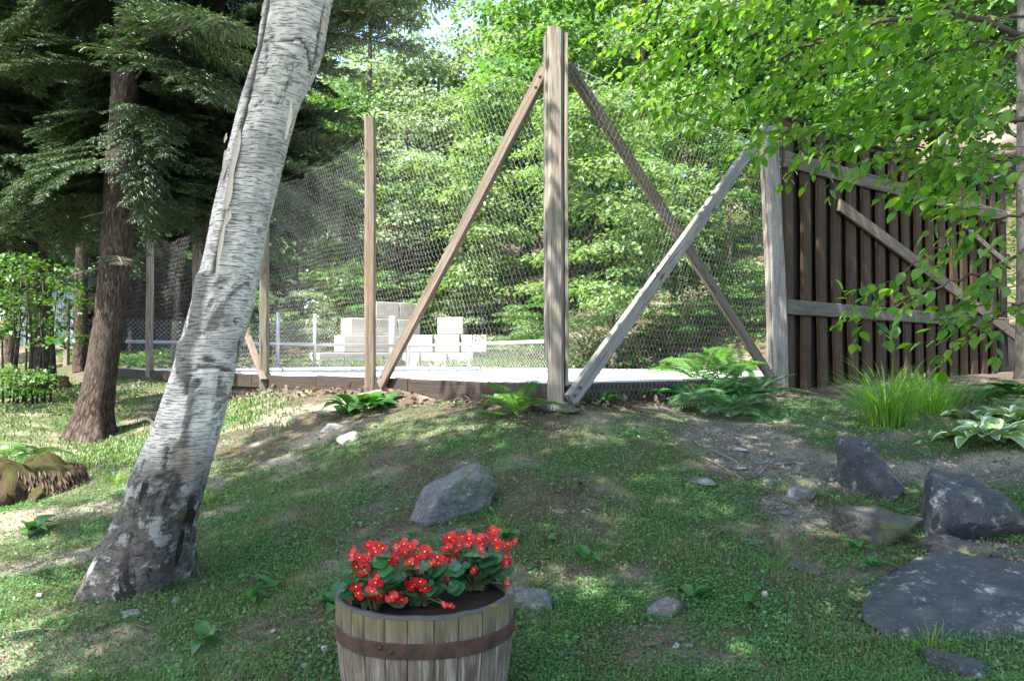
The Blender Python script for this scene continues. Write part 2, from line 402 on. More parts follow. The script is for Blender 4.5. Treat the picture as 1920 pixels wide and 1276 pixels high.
m.col(base)
h = m.mix(m.math('MULTIPLY', fm, .8), m.ramp(len1, [(.55, 1.0), (.65, .3)]), rough)
m.bump(h, 1.0, .016); M['birch'] = m.m
m = NM('peeled_bark', .7, .2); m.col(m.mix(m.noise(m.co(), 30), (.50, .46, .40), (.62, .58, .52)))
t = m.n('ShaderNodeNewGeometry'); m.col(m.mix(t.outputs['Backfacing'], m.mix(m.noise(m.co(), 30), (.42, .39, .34), (.55, .51, .46)), (.40, .34, .27))); M['peel'] = m.m

M['shaded_trunk'] = bark('shade_darkened_bark', (.025, .025, .022), (.06, .06, .055), (.10, .10, .09), (5, 2.2), .6)  # bark darkened to put shade into the sunlit right-hand trunk
def rockm(name, c0, c1, c2, moss=.3, lichen=.3):
    m = NM(name, .8, .3); o = m.co()
    a = m.noise(o, 7, 10, .72, .6); b = m.noise(o, 45, 7, .78)
    cr = m.ramp(m.noise(m.co('Object', (3, 9, 9)), 1, 6, .6, 1.5), [(.485, 0.0), (.5, 1.0), (.515, 0.0)])
    c = m.mix(m.ramp(a, [(.3, 0.0), (.7, 1.0)]), c0, c1); c = m.mix(m.ramp(b, [(.55, 0.0), (.7, .7)]), c, c2)
    c = m.mix(m.math('MULTIPLY', m.ramp(m.noise(o, 9, 6, .7), [(.58, 0.0), (.66, 1.0)]), lichen), c, (.42, .44, .43))
    ge = m.n('ShaderNodeNewGeometry'); sp = m.n('ShaderNodeSeparateXYZ'); m.l(ge.outputs['Normal'], sp.inputs[0])
    mo = m.math('MULTIPLY', m.ramp(m.noise(o, 5, 5, .7), [(.52, 0.0), (.6, 1.0)]), moss)
    c = m.mix(mo, c, m.mix(b, (.05, .07, .02), (.10, .11, .04)))
    c = m.mix(m.math('MULTIPLY', m.ramp(b, [(.60, 0.0), (.68, .8)]), lichen), c, (.34, .35, .34)); c = m.mix(m.math('MULTIPLY', cr, .6), c, (.012, .011, .010))
    m.col(c); m.bump(m.mix(.5, a, b), 1.0, .035); return m.m
M['rock_grey'] = rockm('lichen_rock', (.075, .078, .08), (.18, .187, .19), (.29, .30, .305), .55, .8)
M['slate_pale'] = rockm('pale_slate', (.09, .10, .11), (.15, .165, .18), (.20, .215, .23), .0, .2)
M['rock_blue'] = rockm('slate_rock', (.028, .032, .037), (.065, .072, .08), (.12, .13, .14), .12, .6)
M['rock_moss'] = rockm('mossy_rock', (.04, .038, .035), (.09, .088, .082), (.15, .145, .14), .8, .35)
M['rock_pale'] = rockm('pale_rock', (.34, .31, .27), (.45, .42, .38), (.5, .48, .44), .15, .2)

# ground
m = NM('ground_soil', .95, .15); o = m.co()
gr = m.attr('green'); bare = m.attr('bare')
n1 = m.noise(o, 9, 8, .7); n2 = m.noise(o, 70, 5, .75); n3 = m.noise(o, 260, 3, .7)
soil = m.mix(m.ramp(n1, [(.35, 0.0), (.65, 1.0)]), (.040, .027, .021), (.095, .064, .048))
soil = m.mix(m.ramp(n2, [(.5, 0.0), (.68, .8)]), soil, (.16, .12, .095))
gcol = m.mix(m.ramp(n2, [(.35, 0.0), (.65, 1.0)]), (.035, .055, .02), (.065, .115, .034))
sand = m.mix(m.ramp(n2, [(.4, 0.0), (.6, 1.0)]), (.065, .058, .05), (.17, .155, .135))
sand = m.mix(m.ramp(m.noise(o, 22, 6, .75), [(.52, 0.0), (.6, .7)]), sand, (.05, .04, .032))
c = m.mix(m.math('MULTIPLY', gr, m.ramp(n1, [(.3, .5), (.6, 1.0)])), soil, gcol)
c = m.mix(bare, c, sand)
c = m.mix(m.math('MULTIPLY', m.attr('dry'), m.ramp(n2, [(.3, .35), (.6, 1.0)])), c, m.mix(n3, (.17, .145, .10), (.36, .32, .25)))  # dry grass, paled further to put sunlight into the ground colour
c = m.mix(m.ramp(n3, [(.6, 0.0), (.72, .5)]), c, (.02, .016, .012))
m.col(c); m.bump(m.mix(.5, n2, n3), .9, .02); M['ground'] = m.m
m = NM('court_deck_paint', .7, .3); o = m.co()
m.col(m.mix(m.noise(o, 1.5, 5, .6), (.50, .50, .49), (.66, .66, .64))); m.bump(m.noise(o, 150, 3), .3, .004); M['court'] = m.m
m = NM('concrete_block', .9, .2); o = m.co()
m.col(m.mix(m.n('ShaderNodeObjectInfo').outputs['Random'], m.mix(m.ramp(m.noise(o, 4, 7, .7), [(.3, 0.0), (.7, 1.0)]), (.16, .15, .135), (.27, .26, .24)), m.mix(m.noise(o, 6, 6), (.24, .23, .21), (.36, .34, .32)))); m.bump(m.noise(o, 25, 5, .7), .7, .02); M['block'] = m.m
m = NM('galvanised_wire', .45, .5); m.col((.42, .42, .41)); m.b.inputs['Metallic'].default_value = .35; M['wire'] = m.m
m = NM('galvanised_pipe', .4, .5); m.col(m.mix(m.noise(m.co(), 8), (.24, .25, .26), (.36, .37, .38))); m.b.inputs['Metallic'].default_value = .3; M['pipe'] = m.m
m = NM('dark_iron', .5, .4); m.col((.015, .02, .018)); M['iron'] = m.m
m = NM('rusty_hoop', .75, .35); o = m.co()
m.col(m.mix(m.ramp(m.noise(o, 14, 6, .7), [(.35, 0.0), (.7, 1.0)]), (.022, .017, .016), (.10, .045, .026))); m.b.inputs['Metallic'].default_value = .25
m.bump(m.noise(o, 60, 5, .7), .5, .003); M['hoop'] = m.m
m = NM('potting_soil', 1.0, .1); o = m.co()
m.col(m.mix(m.ramp(m.noise(o, 130, 4, .8), [(.66, 0.0), (.72, 1.0)]), m.mix(m.noise(o, 30), (.012, .009, .007), (.035, .025, .02)), (.25, .22, .18))); m.bump(m.noise(o, 90, 4), 1, .01); M['potsoil'] = m.m
m = NM('shed_paint', .7); m.col(m.mix(m.noise(m.co('Object', (3, 3, .4)), 2), (.24, .30, .38), (.32, .38, .46))); M['shed'] = m.m
m = NM('shed_roofing', .9); m.col((.05, .05, .055)); M['shedroof'] = m.m
m = NM('pale_door_paint', .6); m.col((.45, .40, .45)); M['sheddoor'] = m.m
m = NM('stump_wood', 1.0, .1); o = m.co('Object', (3, 3, 1))
m.col(m.mix(m.ramp(m.noise(o, 6, 7, .75, 1.0), [(.35, 0.0), (.68, 1.0)]), (.02, .012, .008), (.15, .095, .06))); ge = m.n('ShaderNodeNewGeometry'); sp = m.n('ShaderNodeSeparateXYZ'); m.l(ge.outputs['Normal'], sp.inputs[0]); mo = m.math('MULTIPLY', m.ramp(sp.outputs[2], [(.25, 0.0), (.6, 1.0)]), m.ramp(m.noise(o, 5, 5), [(.35, 0.0), (.5, 1.0)]))
m.col(m.mix(mo, m.mix(m.ramp(m.noise(o, 14, 8, .8, 1.5), [(.35, 0.0), (.68, 1.0)]), (.03, .018, .012), (.22, .15, .10)), (.10, .10, .035))); m.bump(m.noise(o, 16, 8, .8, 1.5), 1, .06); M['stump'] = m.m
m = NM('white_edged_hosta', .4); M['hosta2'] = leaf_mat('white_edged_hosta', [(.10, .20, .06), (.16, .26, .11)], .3, .35)
m = NM('hosta_margin', .5); m.col((.33, .38, .24)); M['hosta_edge'] = m.m

# ================================================================== GROUND AND COURT
def graded(lo, hi, a, b, fine, growth=1.09):
    xs = list(np.arange(a, b + 1e-6, fine)); s = fine; x = xs[-1]
    while x < hi: s *= growth; x += s; xs.append(x)
    s = fine; x = xs[0]; pre = []
    while x > lo: s *= growth; x -= s; pre.append(x)
    return np.array(pre[::-1] + xs)
gx = graded(-160, 160, -5.5, 5.5, 0.055); gy = graded(-60, 260, 2.4, 11.5, 0.055)
XX, YY = np.meshgrid(gx, gy); ZZ = G(XX, YY)
def bare_mask(x, y):
    m = np.zeros_like(x, float)
    for (u, v, rx, ry) in [(1420, 850, .75, .8), (1540, 890, .6, .5), (1380, 805, .5, .4), (1800, 885, .8, .4), (1490, 955, .25, .35), (1890, 1050, .25, .4)]:
        p = hit(u, v); m = np.maximum(m, 1 - np.sqrt(((x - p.x) / rx) ** 2 + ((y - p.y) / ry) ** 2))
    return sstep(.05, .4, m + (fbm(x, y, 3.0, 4, 77) - .5) * .9)
_dm = lambda x, y: dry_sun_mask(x, y)
def green_mask(x, y):
    a = fbm(x, y, 1.35, 5, 41)
    gm = sstep(.20, .44, a)
    fs = fence_sides(x, y)
    gm = gm * (0.15 + 0.85 * sstep(.25, .8, fs))
    for (u_, v_, rx, ry, k_) in [(1040, 925, .65, .5, .75), (800, 890, .35, .3, .8), (770, 990, .45, .25, .9), (1250, 1200, .5, .12, .7), (1100, 1080, .45, .15, .8), (1480, 1000, .5, .25, .7), (500, 1180, .35, .15, .7), (1290, 1250, .4, .1, .7)]:
        p = hit(u_, v_); gm = gm * (1 - k_ * sstep(1.15, .2, np.sqrt(((x - p.x) / rx) ** 2 + ((y - p.y) / ry) ** 2) + (fbm(x, y, 5, 3, 19) - .5) * 1.2))
    p = hit(560, 800); gm = gm * (1 - .8 * sstep(1, .3, np.sqrt(((x - p.x) / 1.7) ** 2 + ((y - p.y) / 1.6) ** 2)))
    lawn = sstep(-2.6, -3.8, x) * sstep(6.0, 8.0, y)
    gm = np.maximum(gm, lawn * .9)
    return gm * (1 - bare_mask(x, y)) * (1 - .65 * dry_sun_mask(x, y))
ny, nx = XX.shape
idx = np.arange(nx * ny).reshape(ny, nx)
F = np.stack([idx[:-1, :-1], idx[:-1, 1:], idx[1:, 1:], idx[1:, :-1]], -1).reshape(-1, 4)
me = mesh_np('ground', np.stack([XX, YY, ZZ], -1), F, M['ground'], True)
def dry_sun_mask(x, y):  # dry grass together with sun patches put into the colour
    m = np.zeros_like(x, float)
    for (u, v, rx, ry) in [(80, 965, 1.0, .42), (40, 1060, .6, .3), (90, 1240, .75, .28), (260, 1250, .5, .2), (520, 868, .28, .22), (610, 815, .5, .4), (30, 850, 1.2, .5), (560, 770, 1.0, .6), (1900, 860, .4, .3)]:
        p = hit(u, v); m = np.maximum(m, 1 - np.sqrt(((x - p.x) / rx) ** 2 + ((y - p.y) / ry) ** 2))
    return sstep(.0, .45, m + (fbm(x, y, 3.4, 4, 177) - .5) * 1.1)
for nm, fn in (('green', green_mask), ('bare', bare_mask), ('dry', dry_sun_mask)):
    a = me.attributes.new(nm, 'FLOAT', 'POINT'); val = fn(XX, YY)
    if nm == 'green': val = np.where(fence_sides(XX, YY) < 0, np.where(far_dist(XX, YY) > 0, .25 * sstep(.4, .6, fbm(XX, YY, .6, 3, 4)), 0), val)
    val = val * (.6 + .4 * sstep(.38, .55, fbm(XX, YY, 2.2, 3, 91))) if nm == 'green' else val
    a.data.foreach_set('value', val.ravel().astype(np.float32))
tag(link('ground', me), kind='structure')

def poly_prism(pts, z0, z1):
    n = len(pts); V = [(p[0], p[1], z0) for p in pts] + [(p[0], p[1], z1) for p in pts]
    F = [tuple(range(n))[::-1], tuple(range(n, 2 * n))] + [(i, (i + 1) % n, n + (i + 1) % n, n + i) for i in range(n)]
    return V, F
mb = MB(); q = 0.04
court = [PC + np.array([0, .10]), PR + np.array([-.05, .12]), REND, FAR, P5 + np.array([.1, 0])]
V, F = poly_prism(court, DECK - .06, DECK); mb.add(V, F)
tag(link('court_surface', mb.mesh('court_surface', M['court'])), kind='structure')

# ================================================================== BOARDS
def board_mesh(name, L, w, t, mat, seg=10, ragged=False, wob=.006, round_=.18):
    """board along local Z, width X, thickness Y, chamfered and slightly bowed"""
    cx = min(w, t) * round_
    prof = [(-w/2 + cx, -t/2), (w/2 - cx, -t/2), (w/2, -t/2 + cx), (w/2, t/2 - cx), (w/2 - cx, t/2), (-w/2 + cx, t/2), (-w/2, t/2 - cx), (-w/2, -t/2 + cx)]
    if ragged:
        prof = []
        k = 5
        for i in range(k): prof.append((-w/2 + cx + (w - 2*cx) * i / (k - 1), -t/2))
        prof += [(w/2, -t/2 + cx), (w/2, t/2 - cx)]
        for i in range(k): prof.append((w/2 - cx - (w - 2*cx) * i / (k - 1), t/2))
        prof += [(-w/2, t/2 - cx), (-w/2, -t/2 + cx)]
    n = len(prof); V = []; F = []; px = R.uniform(0, 9); bow = R.uniform(-wob, wob)
    for i in range(seg + 1):
        s = i / seg; z = L * s
        ox = bow * math.sin(math.pi * s) * 2 + wob * .5 * math.sin(px + s * 7)
        oy = wob * .4 * math.sin(px * 2 + s * 5)
        for k, (x, y) in enumerate(prof):
            zz = z
            if ragged and i == seg: zz = z - R.choice([0, 0, .03, .05, .015]) * (1 if y < 0 or True else 0)
            V.append((x * (1 + .02 * math.sin(px + s * 11)) + ox, y + oy, zz))
    for i in range(seg):
        for k in range(n):
            k2 = (k + 1) % n; F.append((i*n + k, i*n + k2, (i+1)*n + k2, (i+1)*n + k))
    F.append(tuple(range(n))[::-1]); F.append(tuple(seg*n + k for k in range(n)))
    mb = MB(); mb.add(V, F); return mb.mesh(name, mat)
def board(name, p0, p1, w, t, side, mat, parent, **kw):
    p0 = Vector(p0); p1 = Vector(p1)
    o = link(name, board_mesh(name, (p1 - p0).length, w, t, mat, **kw), parent, frame(p0, side, p1 - p0))
    return o

# ================================================================== CHICKEN WIRE FENCE
FT = 3.13 + (CAMZ - .44)      # top of posts
fence = empty('wire_fence', (PC[0], PC[1], g(*PC)), 'tall chicken wire court fence with grey timber posts and long diagonal braces', 'fence')
def hexnet(A, B, z0, top_fn, w=.062, rt=.0006, off=0.0, seed=1):
    """hexagonal netting between plan points A and B; top_fn(s in 0..1) gives the top height"""
    A = np.array(A); B = np.array(B); Ln = np.linalg.norm(B - A); d = (B - A) / Ln; nrm = np.array([d[1], -d[0]])
    hgt = w * .62; tw = w * .30
    E = []
    rows = int((max(top_fn(0), top_fn(1)) - z0) / (hgt + tw)) + 1; cols = int(Ln / w)
    for r in range(rows):
        z = z0 + r * (hgt + tw) * 1.0; sh = (r % 2) * .5
        c = np.arange(cols); x0 = (c + sh) * w
        ok = x0 < Ln - w
        x0 = x0[ok]
        E.append(np.c_[x0, np.full(len(x0), z), x0, np.full(len(x0), z + tw)])
        E.append(np.c_[x0, np.full(len(x0), z + tw), x0 + w / 2, np.full(len(x0), z + tw + hgt)])
        E.append(np.c_[x0, np.full(len(x0), z + tw), x0 - w / 2, np.full(len(x0), z + tw + hgt)])
    E = np.concatenate(E)
    s = np.clip(E[:, 0] / Ln, 0, 1)
    tops = np.array([top_fn(a) for a in s]); E = E[(E[:, 3] < tops) & (E[:, 2] >= -0.01)]
    def bulge(x, z):
        return (fbm(x, z, 1.3, 2, seed) - .5) * .09 + off
    def wob(x, z): return (fbm(x, z, 2.0, 2, seed + 5) - .5) * .05, (fbm(x, z, 1.7, 2, seed + 9) - .5) * .05
    def P3(x, z):
        a, b = wob(x, z); bu = bulge(x, z)
        X = A[0] + d[0] * (x + a) + nrm[0] * bu; Y = A[1] + d[1] * (x + a) + nrm[1] * bu
        return np.c_[X, Y, z + b]
    p0 = P3(E[:, 0], E[:, 1]); p1 = P3(E[:, 2], E[:, 3])
    ax = norm(p1 - p0); n3 = np.array([nrm[0], nrm[1], 0]); sd = norm(np.cross(ax, n3)); nn = np.cross(sd, ax)
    V = []
    for p in (p0, p1):
        for k in range(3):
            t = 2 * math.pi * k / 3; V.append(p + (sd * math.cos(t) + nn * math.sin(t)) * rt)
    V = np.stack(V, 1)
    fq = np.array([[0, 1, 4, 3], [1, 2, 5, 4], [2, 0, 3, 5]])
    F = fq[None] + (np.arange(len(V)) * 6)[:, None, None]
    return V.reshape(-1, 3), F.reshape(-1, 4)
posts = [PC + LD * LSTEP * k for k in range(6)]
rd = (PR - PC) / np.linalg.norm(PR - PC)
# corner post: main timber with two narrower timbers nailed to its sides
zc = g(*PC) - .12
cf = Vector((1, .1, 0))
board('post', (PC[0], PC[1], zc), (PC[0] - .005, PC[1], P(1043, 55, 6.4).z), .128, .13, cf, M['post'], fence, seg=14, ragged=True, wob=.004)
board('post_side_board', (PC[0] - .078, PC[1] + .03, P(0, 676, 6.4).z), (PC[0] - .080, PC[1] + .03, P(0, 66, 6.4).z), .024, .12, cf, M['post'], fence, wob=.003)
board('post_side_board', (PC[0] + .083, PC[1] + .03, P(0, 722, 6.4).z), (PC[0] + .082, PC[1] + .03, P(0, 64, 6.4).z), .030, .12, cf, M['post'], fence, wob=.003)
lside = Vector((LD[0], LD[1], 0)); lout = Vector((-.778, -.628, 0)); rside = Vector((rd[0], rd[1], 0)); rout = Vector((.71, -.70, 0))
tops = {}
for k in range(1, 6):
    p = posts[k]; zt = {1: P(693, 222, 8.83).z, 2: P(500, 335, 11.3).z}.get(k, FT - .25)
    tops[k] = zt
    lean = Vector((-.02, 0, 0))
    board('post', (p[0], p[1], g(*p) - .15), Vector((p[0], p[1], zt)) + lean, .125, .125, cf, M['brace'] if k == 1 else M['rail'] if k == 2 else M['post'], fence, seg=12, wob=.006)
zt = P(0, 238, 9.15).z
board('post', (PR[0] + .06, PR[1], g(*PR) - .15), (PR[0] - .04, PR[1], zt), .17, .12, cf, M['greybrace'], fence, seg=14, wob=.012)
board('post_side_board', (PR[0] - .055, PR[1] + .03, g(*PR) - .1), (PR[0] - .125, PR[1] + .03, zt - .12), .03, .10, cf, M['post'], fence, wob=.01)
# braces
def v3(p, z): return Vector((p[0], p[1], z))
board('brace', P(714, 722, 8.55), P(1024, 130, 6.52), .132, .05, lout.cross(P(1024, 130, 6.52) - P(714, 722, 8.55)), M['brace'], fence, seg=12)
board('brace', P(1446, 708, 8.98), P(1064, 124, 6.52), .128, .05, rout.cross(P(1064, 124, 6.52) - P(1446, 708, 8.98)), M['brace'], fence, seg=12)
board('brace', P(1068, 752, 6.36), P(1438, 238, 8.92), .142, .055, rout.cross(P(1438, 238, 8.92) - P(1068, 752, 6.36)), M['greybrace'], fence, seg=12)
board('brace', P(495, 712, 11.1), P(376, 390, 13.5), .10, .05, lout, M['brace'], fence)
# netting, bay by bay
def sag(za, zb, dep): return lambda s: za + (zb - za) * s - dep * 4 * s * (1 - s)
zct = P(0, 112, 6.4).z
def net(A, B, fa, seed, w=.062, z0=None, rt=.0006):
    zz = (min(g(*A), g(*B)) + .02) if z0 is None else z0
    V, F = hexnet(A, B, zz, fa, w, rt, .05, seed)
    link('wire_netting', mesh_np('wire_netting', V, F, M['wire']), fence, Matrix())
net(PC, P1, sag(zct, tops[1] - .06, .05), 1)
net(P1, posts[2], sag(tops[1] - .06, tops[2] - .1, .12), 2)
net(posts[2], posts[3], sag(tops[2] - .1, tops[3], .12), 3, .07)
net(posts[3], posts[4], sag(tops[3], tops[4], .12), 4, .09)
net(posts[4], posts[5], sag(tops[4], tops[5], .12), 5, .11)
net(PC, PR, sag(zct + .02, zt - .25, .06), 6)
def wire(pts, r=.003, name='top_wire', parent=fence, mat='wire'):
    mb = MB(); mb.tube(pts, [r] * len(pts), 5); link(name, mb.mesh(name, M[mat]), parent, Matrix())
def catn(A, B, za, zb, dep, n=12): return [(A[0] + (B[0] - A[0]) * i / n, A[1] + (B[1] - A[1]) * i / n, za + (zb - za) * i / n - dep * 4 * (i / n) * (1 - i / n)) for i in range(n + 1)]
wire(catn(PC, P1, zct, tops[1] - .06, .05), mat='iron', r=.0035)
wire(catn(P1, posts[2], tops[1] - .06, tops[2] - .1, .1), mat='iron')
wire(catn(PC, PR, zct + .02, zt - .25, .06), r=.0035)

# deck edge timbers under the netting
edge = empty('deck_edge', (PC[0], PC[1], DECK - .2), 'dark weathered timber edge under the pale court deck', 'deck edge')
def fascia(A, B, z1, h, n, mat='fascia'):
    A = np.array(A); B = np.array(B)
    for i in range(n):
        a = A + (B - A) * (i + .004) / n; b = A + (B - A) * (i + .996) / n
        zo = R.uniform(-.012, .004)
        board('edge_board', (a[0], a[1], z1 - h / 2 + zo), (b[0], b[1], z1 - h / 2 + zo), h, .05, Vector((0, 0, 1)), M[mat], edge, wob=.004)
ol = np.array([-.778, -.628]); orr = np.array([.71, -.70])
fascia(PC + ol * -.04 + LD * .12, P5, DECK - .008, .20, 7)
fascia(PC + orr * -.04 + rd * .12, PR - rd * .1, DECK - .008, .22, 2)

# ================================================================== PLANK WALL
wall = empty('plank_screen', (PR[0], PR[1], g(*PR)), 'tall dark screen of upright planks with mossy rails beside the wire fence', 'plank screen')
W3 = Vector((WDIR[0], WDIR[1], 0)); WN = Vector((.6, -.8, 0))
def wp(s, z, off=0.0): return Vector((PR[0], PR[1], 0)) + W3 * s + WN * off + Vector((0, 0, z))
wtop = P(0, 228, 9.4).z; LW = 6.35
s = .14; i = 0
while s < LW:
    w = R.uniform(.20, .235)
    zb = g(*wp(s, 0)[:2]) - .03
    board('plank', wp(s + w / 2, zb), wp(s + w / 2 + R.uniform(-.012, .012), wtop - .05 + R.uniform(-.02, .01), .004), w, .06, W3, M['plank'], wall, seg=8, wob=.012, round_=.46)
    gp = R.uniform(.11, .15); board('plank', wp(s + w + gp / 2 + .03, zb, -.06), wp(s + w + gp / 2 + .03, wtop - .06, -.06), gp + .24, .022, W3, M['plankback_shade'], wall, seg=3, wob=.002); s += w + gp; i += 1
zr1 = P(0, 305, 9.35).z; zr2 = P(0, 577, 9.35).z
board('rail', wp(.10, zr1, .06), wp(LW, zr1, .06), .19, .045, Vector((0, 0, 1)), M['rail'], wall, wob=.004)
board('rail', wp(.12, zr2, .06), wp(LW, zr2 - .02, .06), .175, .05, Vector((0, 0, 1)), M['rail'], wall, wob=.004)
board('brace', P(1558, 386, 9.95) + WN * .105, P(1925, 655, 13.5) + WN * .105, .17, .045, W3, M['brace'], wall)
board('brace', P(1800, 420, 12.0) + WN * .03, P(1890, 500, 12.8) + WN * .03, .12, .04, W3, M['rail'], wall)
board('cap_board', wp(.1, wtop, -.02), wp(LW, wtop, -.02), .16, .03, WN, M['fascia'], wall, wob=.004)
board('post', wp(LW, g(*wp(LW, 0)[:2]) - .1, -.16), wp(LW, wtop - .1, -.16), .12, .10, W3, M['fascia'], wall)
board('post', wp(3.3, g(*wp(3.3, 0)[:2]) - .1, -.16), wp(3.3, wtop - .1, -.16), .10, .10, W3, M['fascia'], wall)

# ================================================================== FAR SIDE OF THE COURT
ff = empty('pipe_fence', (FAR[0], FAR[1], DECK), 'low galvanised pipe fence at the far corner of the court', 'fence')
def ft(t): return FAR + (P5 - FAR) * t
def pipe(name, pts, r, parent, mat='pipe', n=8):
    mb = MB(); mb.tube(pts, [r] * len(pts), n); return link(name, mb.mesh(name, M[mat], True), parent, Matrix())
zrail = P(0, 648, 24).z
pipe('top_rail', [v3(ft(0), zrail), v3(ft(.97), zrail)], .045, ff)
pipe('top_rail', [v3(FAR, zrail), v3(FAR + np.array([.6, -.8]) * 6.9, zrail)], .045, ff)
for t in (.376, .508, .72): pipe('fence_post', [v3(ft(t), DECK - .1), v3(ft(t), P(0, 586, 21.5).z)], .05, ff)
pipe('fence_post', [v3(FAR, DECK - .1), v3(FAR, zrail + .03)], .06, ff)
q = P(735, 650, 24.2); pipe('fence_post', [(q.x, q.y, DECK - .1), (q.x, q.y, P(0, 592, 24.2).z)], .10, ff)
for s in (3.4, 6.9): p = FAR + np.array([.6, -.8]) * s; pipe('fence_post', [v3(p, DECK - .1), v3(p, zrail)], .04, ff)
def linknet(A, B, z0, z1, w=.11, r=.0022, name='chain_link', parent=None):
    A = np.array(A); B = np.array(B); Ln = np.linalg.norm(B - A); d = (B - A) / Ln; n3 = np.array([d[1], -d[0], 0]); H = z1 - z0
    E = []
    for sg in (1, -1):
        x = np.arange(-H, Ln + H, w)
        a = np.c_[x, np.zeros_like(x), x + sg * H, np.full_like(x, H)]
        for e in a:
            x0, y0, x1, y1 = e; m_ = (x1 - x0) / H
            lo, hi = sorted(((0 - x0) / m_, (Ln - x0) / m_)); lo = max(lo, 0); hi = min(hi, H)
            if hi - lo > .02: E.append((x0 + m_ * lo, lo, x0 + m_ * hi, hi))
    E = np.array(E)
    p0 = np.c_[A[0] + d[0] * E[:, 0], A[1] + d[1] * E[:, 0], z0 + E[:, 1]]; p1 = np.c_[A[0] + d[0] * E[:, 2], A[1] + d[1] * E[:, 2], z0 + E[:, 3]]
    ax = norm(p1 - p0); sd_ = norm(np.cross(ax, n3)); nn = np.cross(sd_, ax); V = []
    for p in (p0, p1):
        for k in range(3): t = 2 * math.pi * k / 3; V.append(p + (sd_ * math.cos(t) + nn * math.sin(t)) * r)
    V = np.stack(V, 1); fq = np.array([[0, 1, 4, 3], [1, 2, 5, 4], [2, 0, 3, 5]])
    F = (fq[None] + (np.arange(len(V)) * 6)[:, None, None]).reshape(-1, 4)
    link(name, mesh_np(name, V.reshape(-1, 3), F, M['wire']), parent, Matrix())
linknet(ft(0), ft(.97), DECK, zrail + .55, parent=ff)
linknet(FAR, FAR + np.array([.6, -.8]) * 6.9, DECK, zrail, parent=ff)

# stepped concrete block wall
blocks = empty('block_wall', (P(740, 690, 25.5).x, 25.5, DECK), 'stepped retaining wall of big concrete blocks behind the far court corner', 'retaining wall')
bm0 = {}
def block(p0, L, H, D, rz, zb):
    key = round(L, 2)
    if key not in bm0:
        bm = bmesh.new(); bmesh.ops.create_cube(bm, size=1); bmesh.ops.scale(bm, vec=(L - .02, D, H - .018), verts=bm.verts)
        bmesh.ops.bevel(bm, geom=bm.edges[:], offset=.018, segments=1, affect='EDGES'); me = bpy.data.meshes.new('block'); bm.to_mesh(me); bm.free(); me.materials.append(M['block']); bm0[key] = me
    Mx = Matrix.Translation((p0[0], p0[1], zb + H / 2)) @ Matrix.Rotation(rz, 4, 'Z')
    link('block', bm0[key], blocks, Mx)
import bmesh
BW, BH = .84, .56; by = 25.5; bz = DECK - .12
rows = [(592, 795, 0, 0), (640, 795, 0, 1), (655, 795, 0, 2), (705, 790, 0, 3)]
for (u0, u1, _, r) in rows:
    st = P(u0, 640, 24.5 + (u0 - 592) * .011); x, y_ = st.x + .35, 24.5 + (u0 - 592) * .011
    while 960 + x / y_ * FPX < u1 - 14: block((x - .06 * r, y_ + .08 * r), BW, BH, .8, .62 + R.uniform(-.02, .02), bz + r * BH); x += BW * .815; y_ += BW * .58
for (u0, u1, r) in [(742, 892, 0), (766, 893, 1), (822, 880, 2)]:
    x0 = P(u0, 640, 24.6).x; x1 = P(u1, 640, 24.6).x; x = x0 + BW / 2
    while x < x1 + .2: block((x, 24.75 + .12 * r), BW, BH, .8, .0 + R.uniform(-.03, .03) - .12, bz + r * BH); x += BW
def iron(label, u0, u1, Y, v0, v1, sp=.11):
    x0 = P(u0, 640, Y).x; x1 = P(u1, 640, Y).x; z1 = P(0, v0, Y).z; z0 = P(0, v1, Y).z
    t = empty('iron_railing', ((x0 + x1) / 2, Y, z0), label, 'railing')
    for z in (z0 + .1, z1 - .06): mb = MB(); mb.box(((x0 + x1) / 2, Y, z), ((x1 - x0) / 2, .015, .02)); link('rail', mb.mesh('rail', M['iron']), t, Matrix())
    mb = MB(); mb.box((0, 0, (z0 + z1) / 2), (.009, .009, (z1 - z0) / 2)); bar = mb.mesh('bar', M['iron'])
    mb = MB(); mb.box((0, 0, (z0 + z1) / 2), (.03, .03, (z1 - z0) / 2 + .03)); pst = mb.mesh('railing_post', M['iron'])
    for i in range(int((x1 - x0) / sp)): link('bar', bar, t, Matrix.Translation((x0 + .06 + i * sp, Y, 0)))
    for x in (x0, x1): link('railing_post', pst, t, Matrix.Translation((x, Y, 0)))
iron('dark green iron railing behind the left end of the concrete block wall', 612, 690, 26.2, 586, 650)
iron('black iron railing with close bars right of the sunlit block stack', 873, 906, 26.0, 572, 640)

# far shed and lone timber post across the lawn on the left
shed = empty('garden_shed', (P(110, 660, 40).x, 40, P(110, 655, 40).z), 'pale blue boarded shed across the sunny lawn behind the conifer trunks', 'shed')
sx0, sx1 = P(28, 600, 40).x, P(158, 600, 40).x; sz0 = g((sx0 + sx1) / 2, 40) - .2; sz1 = P(0, 545, 40).z
mb = MB(); mb.box((0, 0, (sz1 - sz0) / 2), (.085, .03, (sz1 - sz0) / 2)); bme = mb.mesh('wall_board', M['shed'])
x = sx0 + .1
while x < sx1:
    link('wall_board', bme, shed, Matrix.Translation((x, 40 + R.uniform(-.01, .01), sz0))); x += .20
mb = MB(); mb.box(((sx0 + sx1) / 2, 42.03, (sz0 + sz1) / 2), ((sx1 - sx0) / 2, 1.98, (sz1 - sz0) / 2 - .01)); link('shed_body', mb.mesh('shed_body', M['shed']), shed, Matrix())
mb = MB(); cxm = (sx0 + sx1) / 2; hw = (sx1 - sx0) / 2 + .3
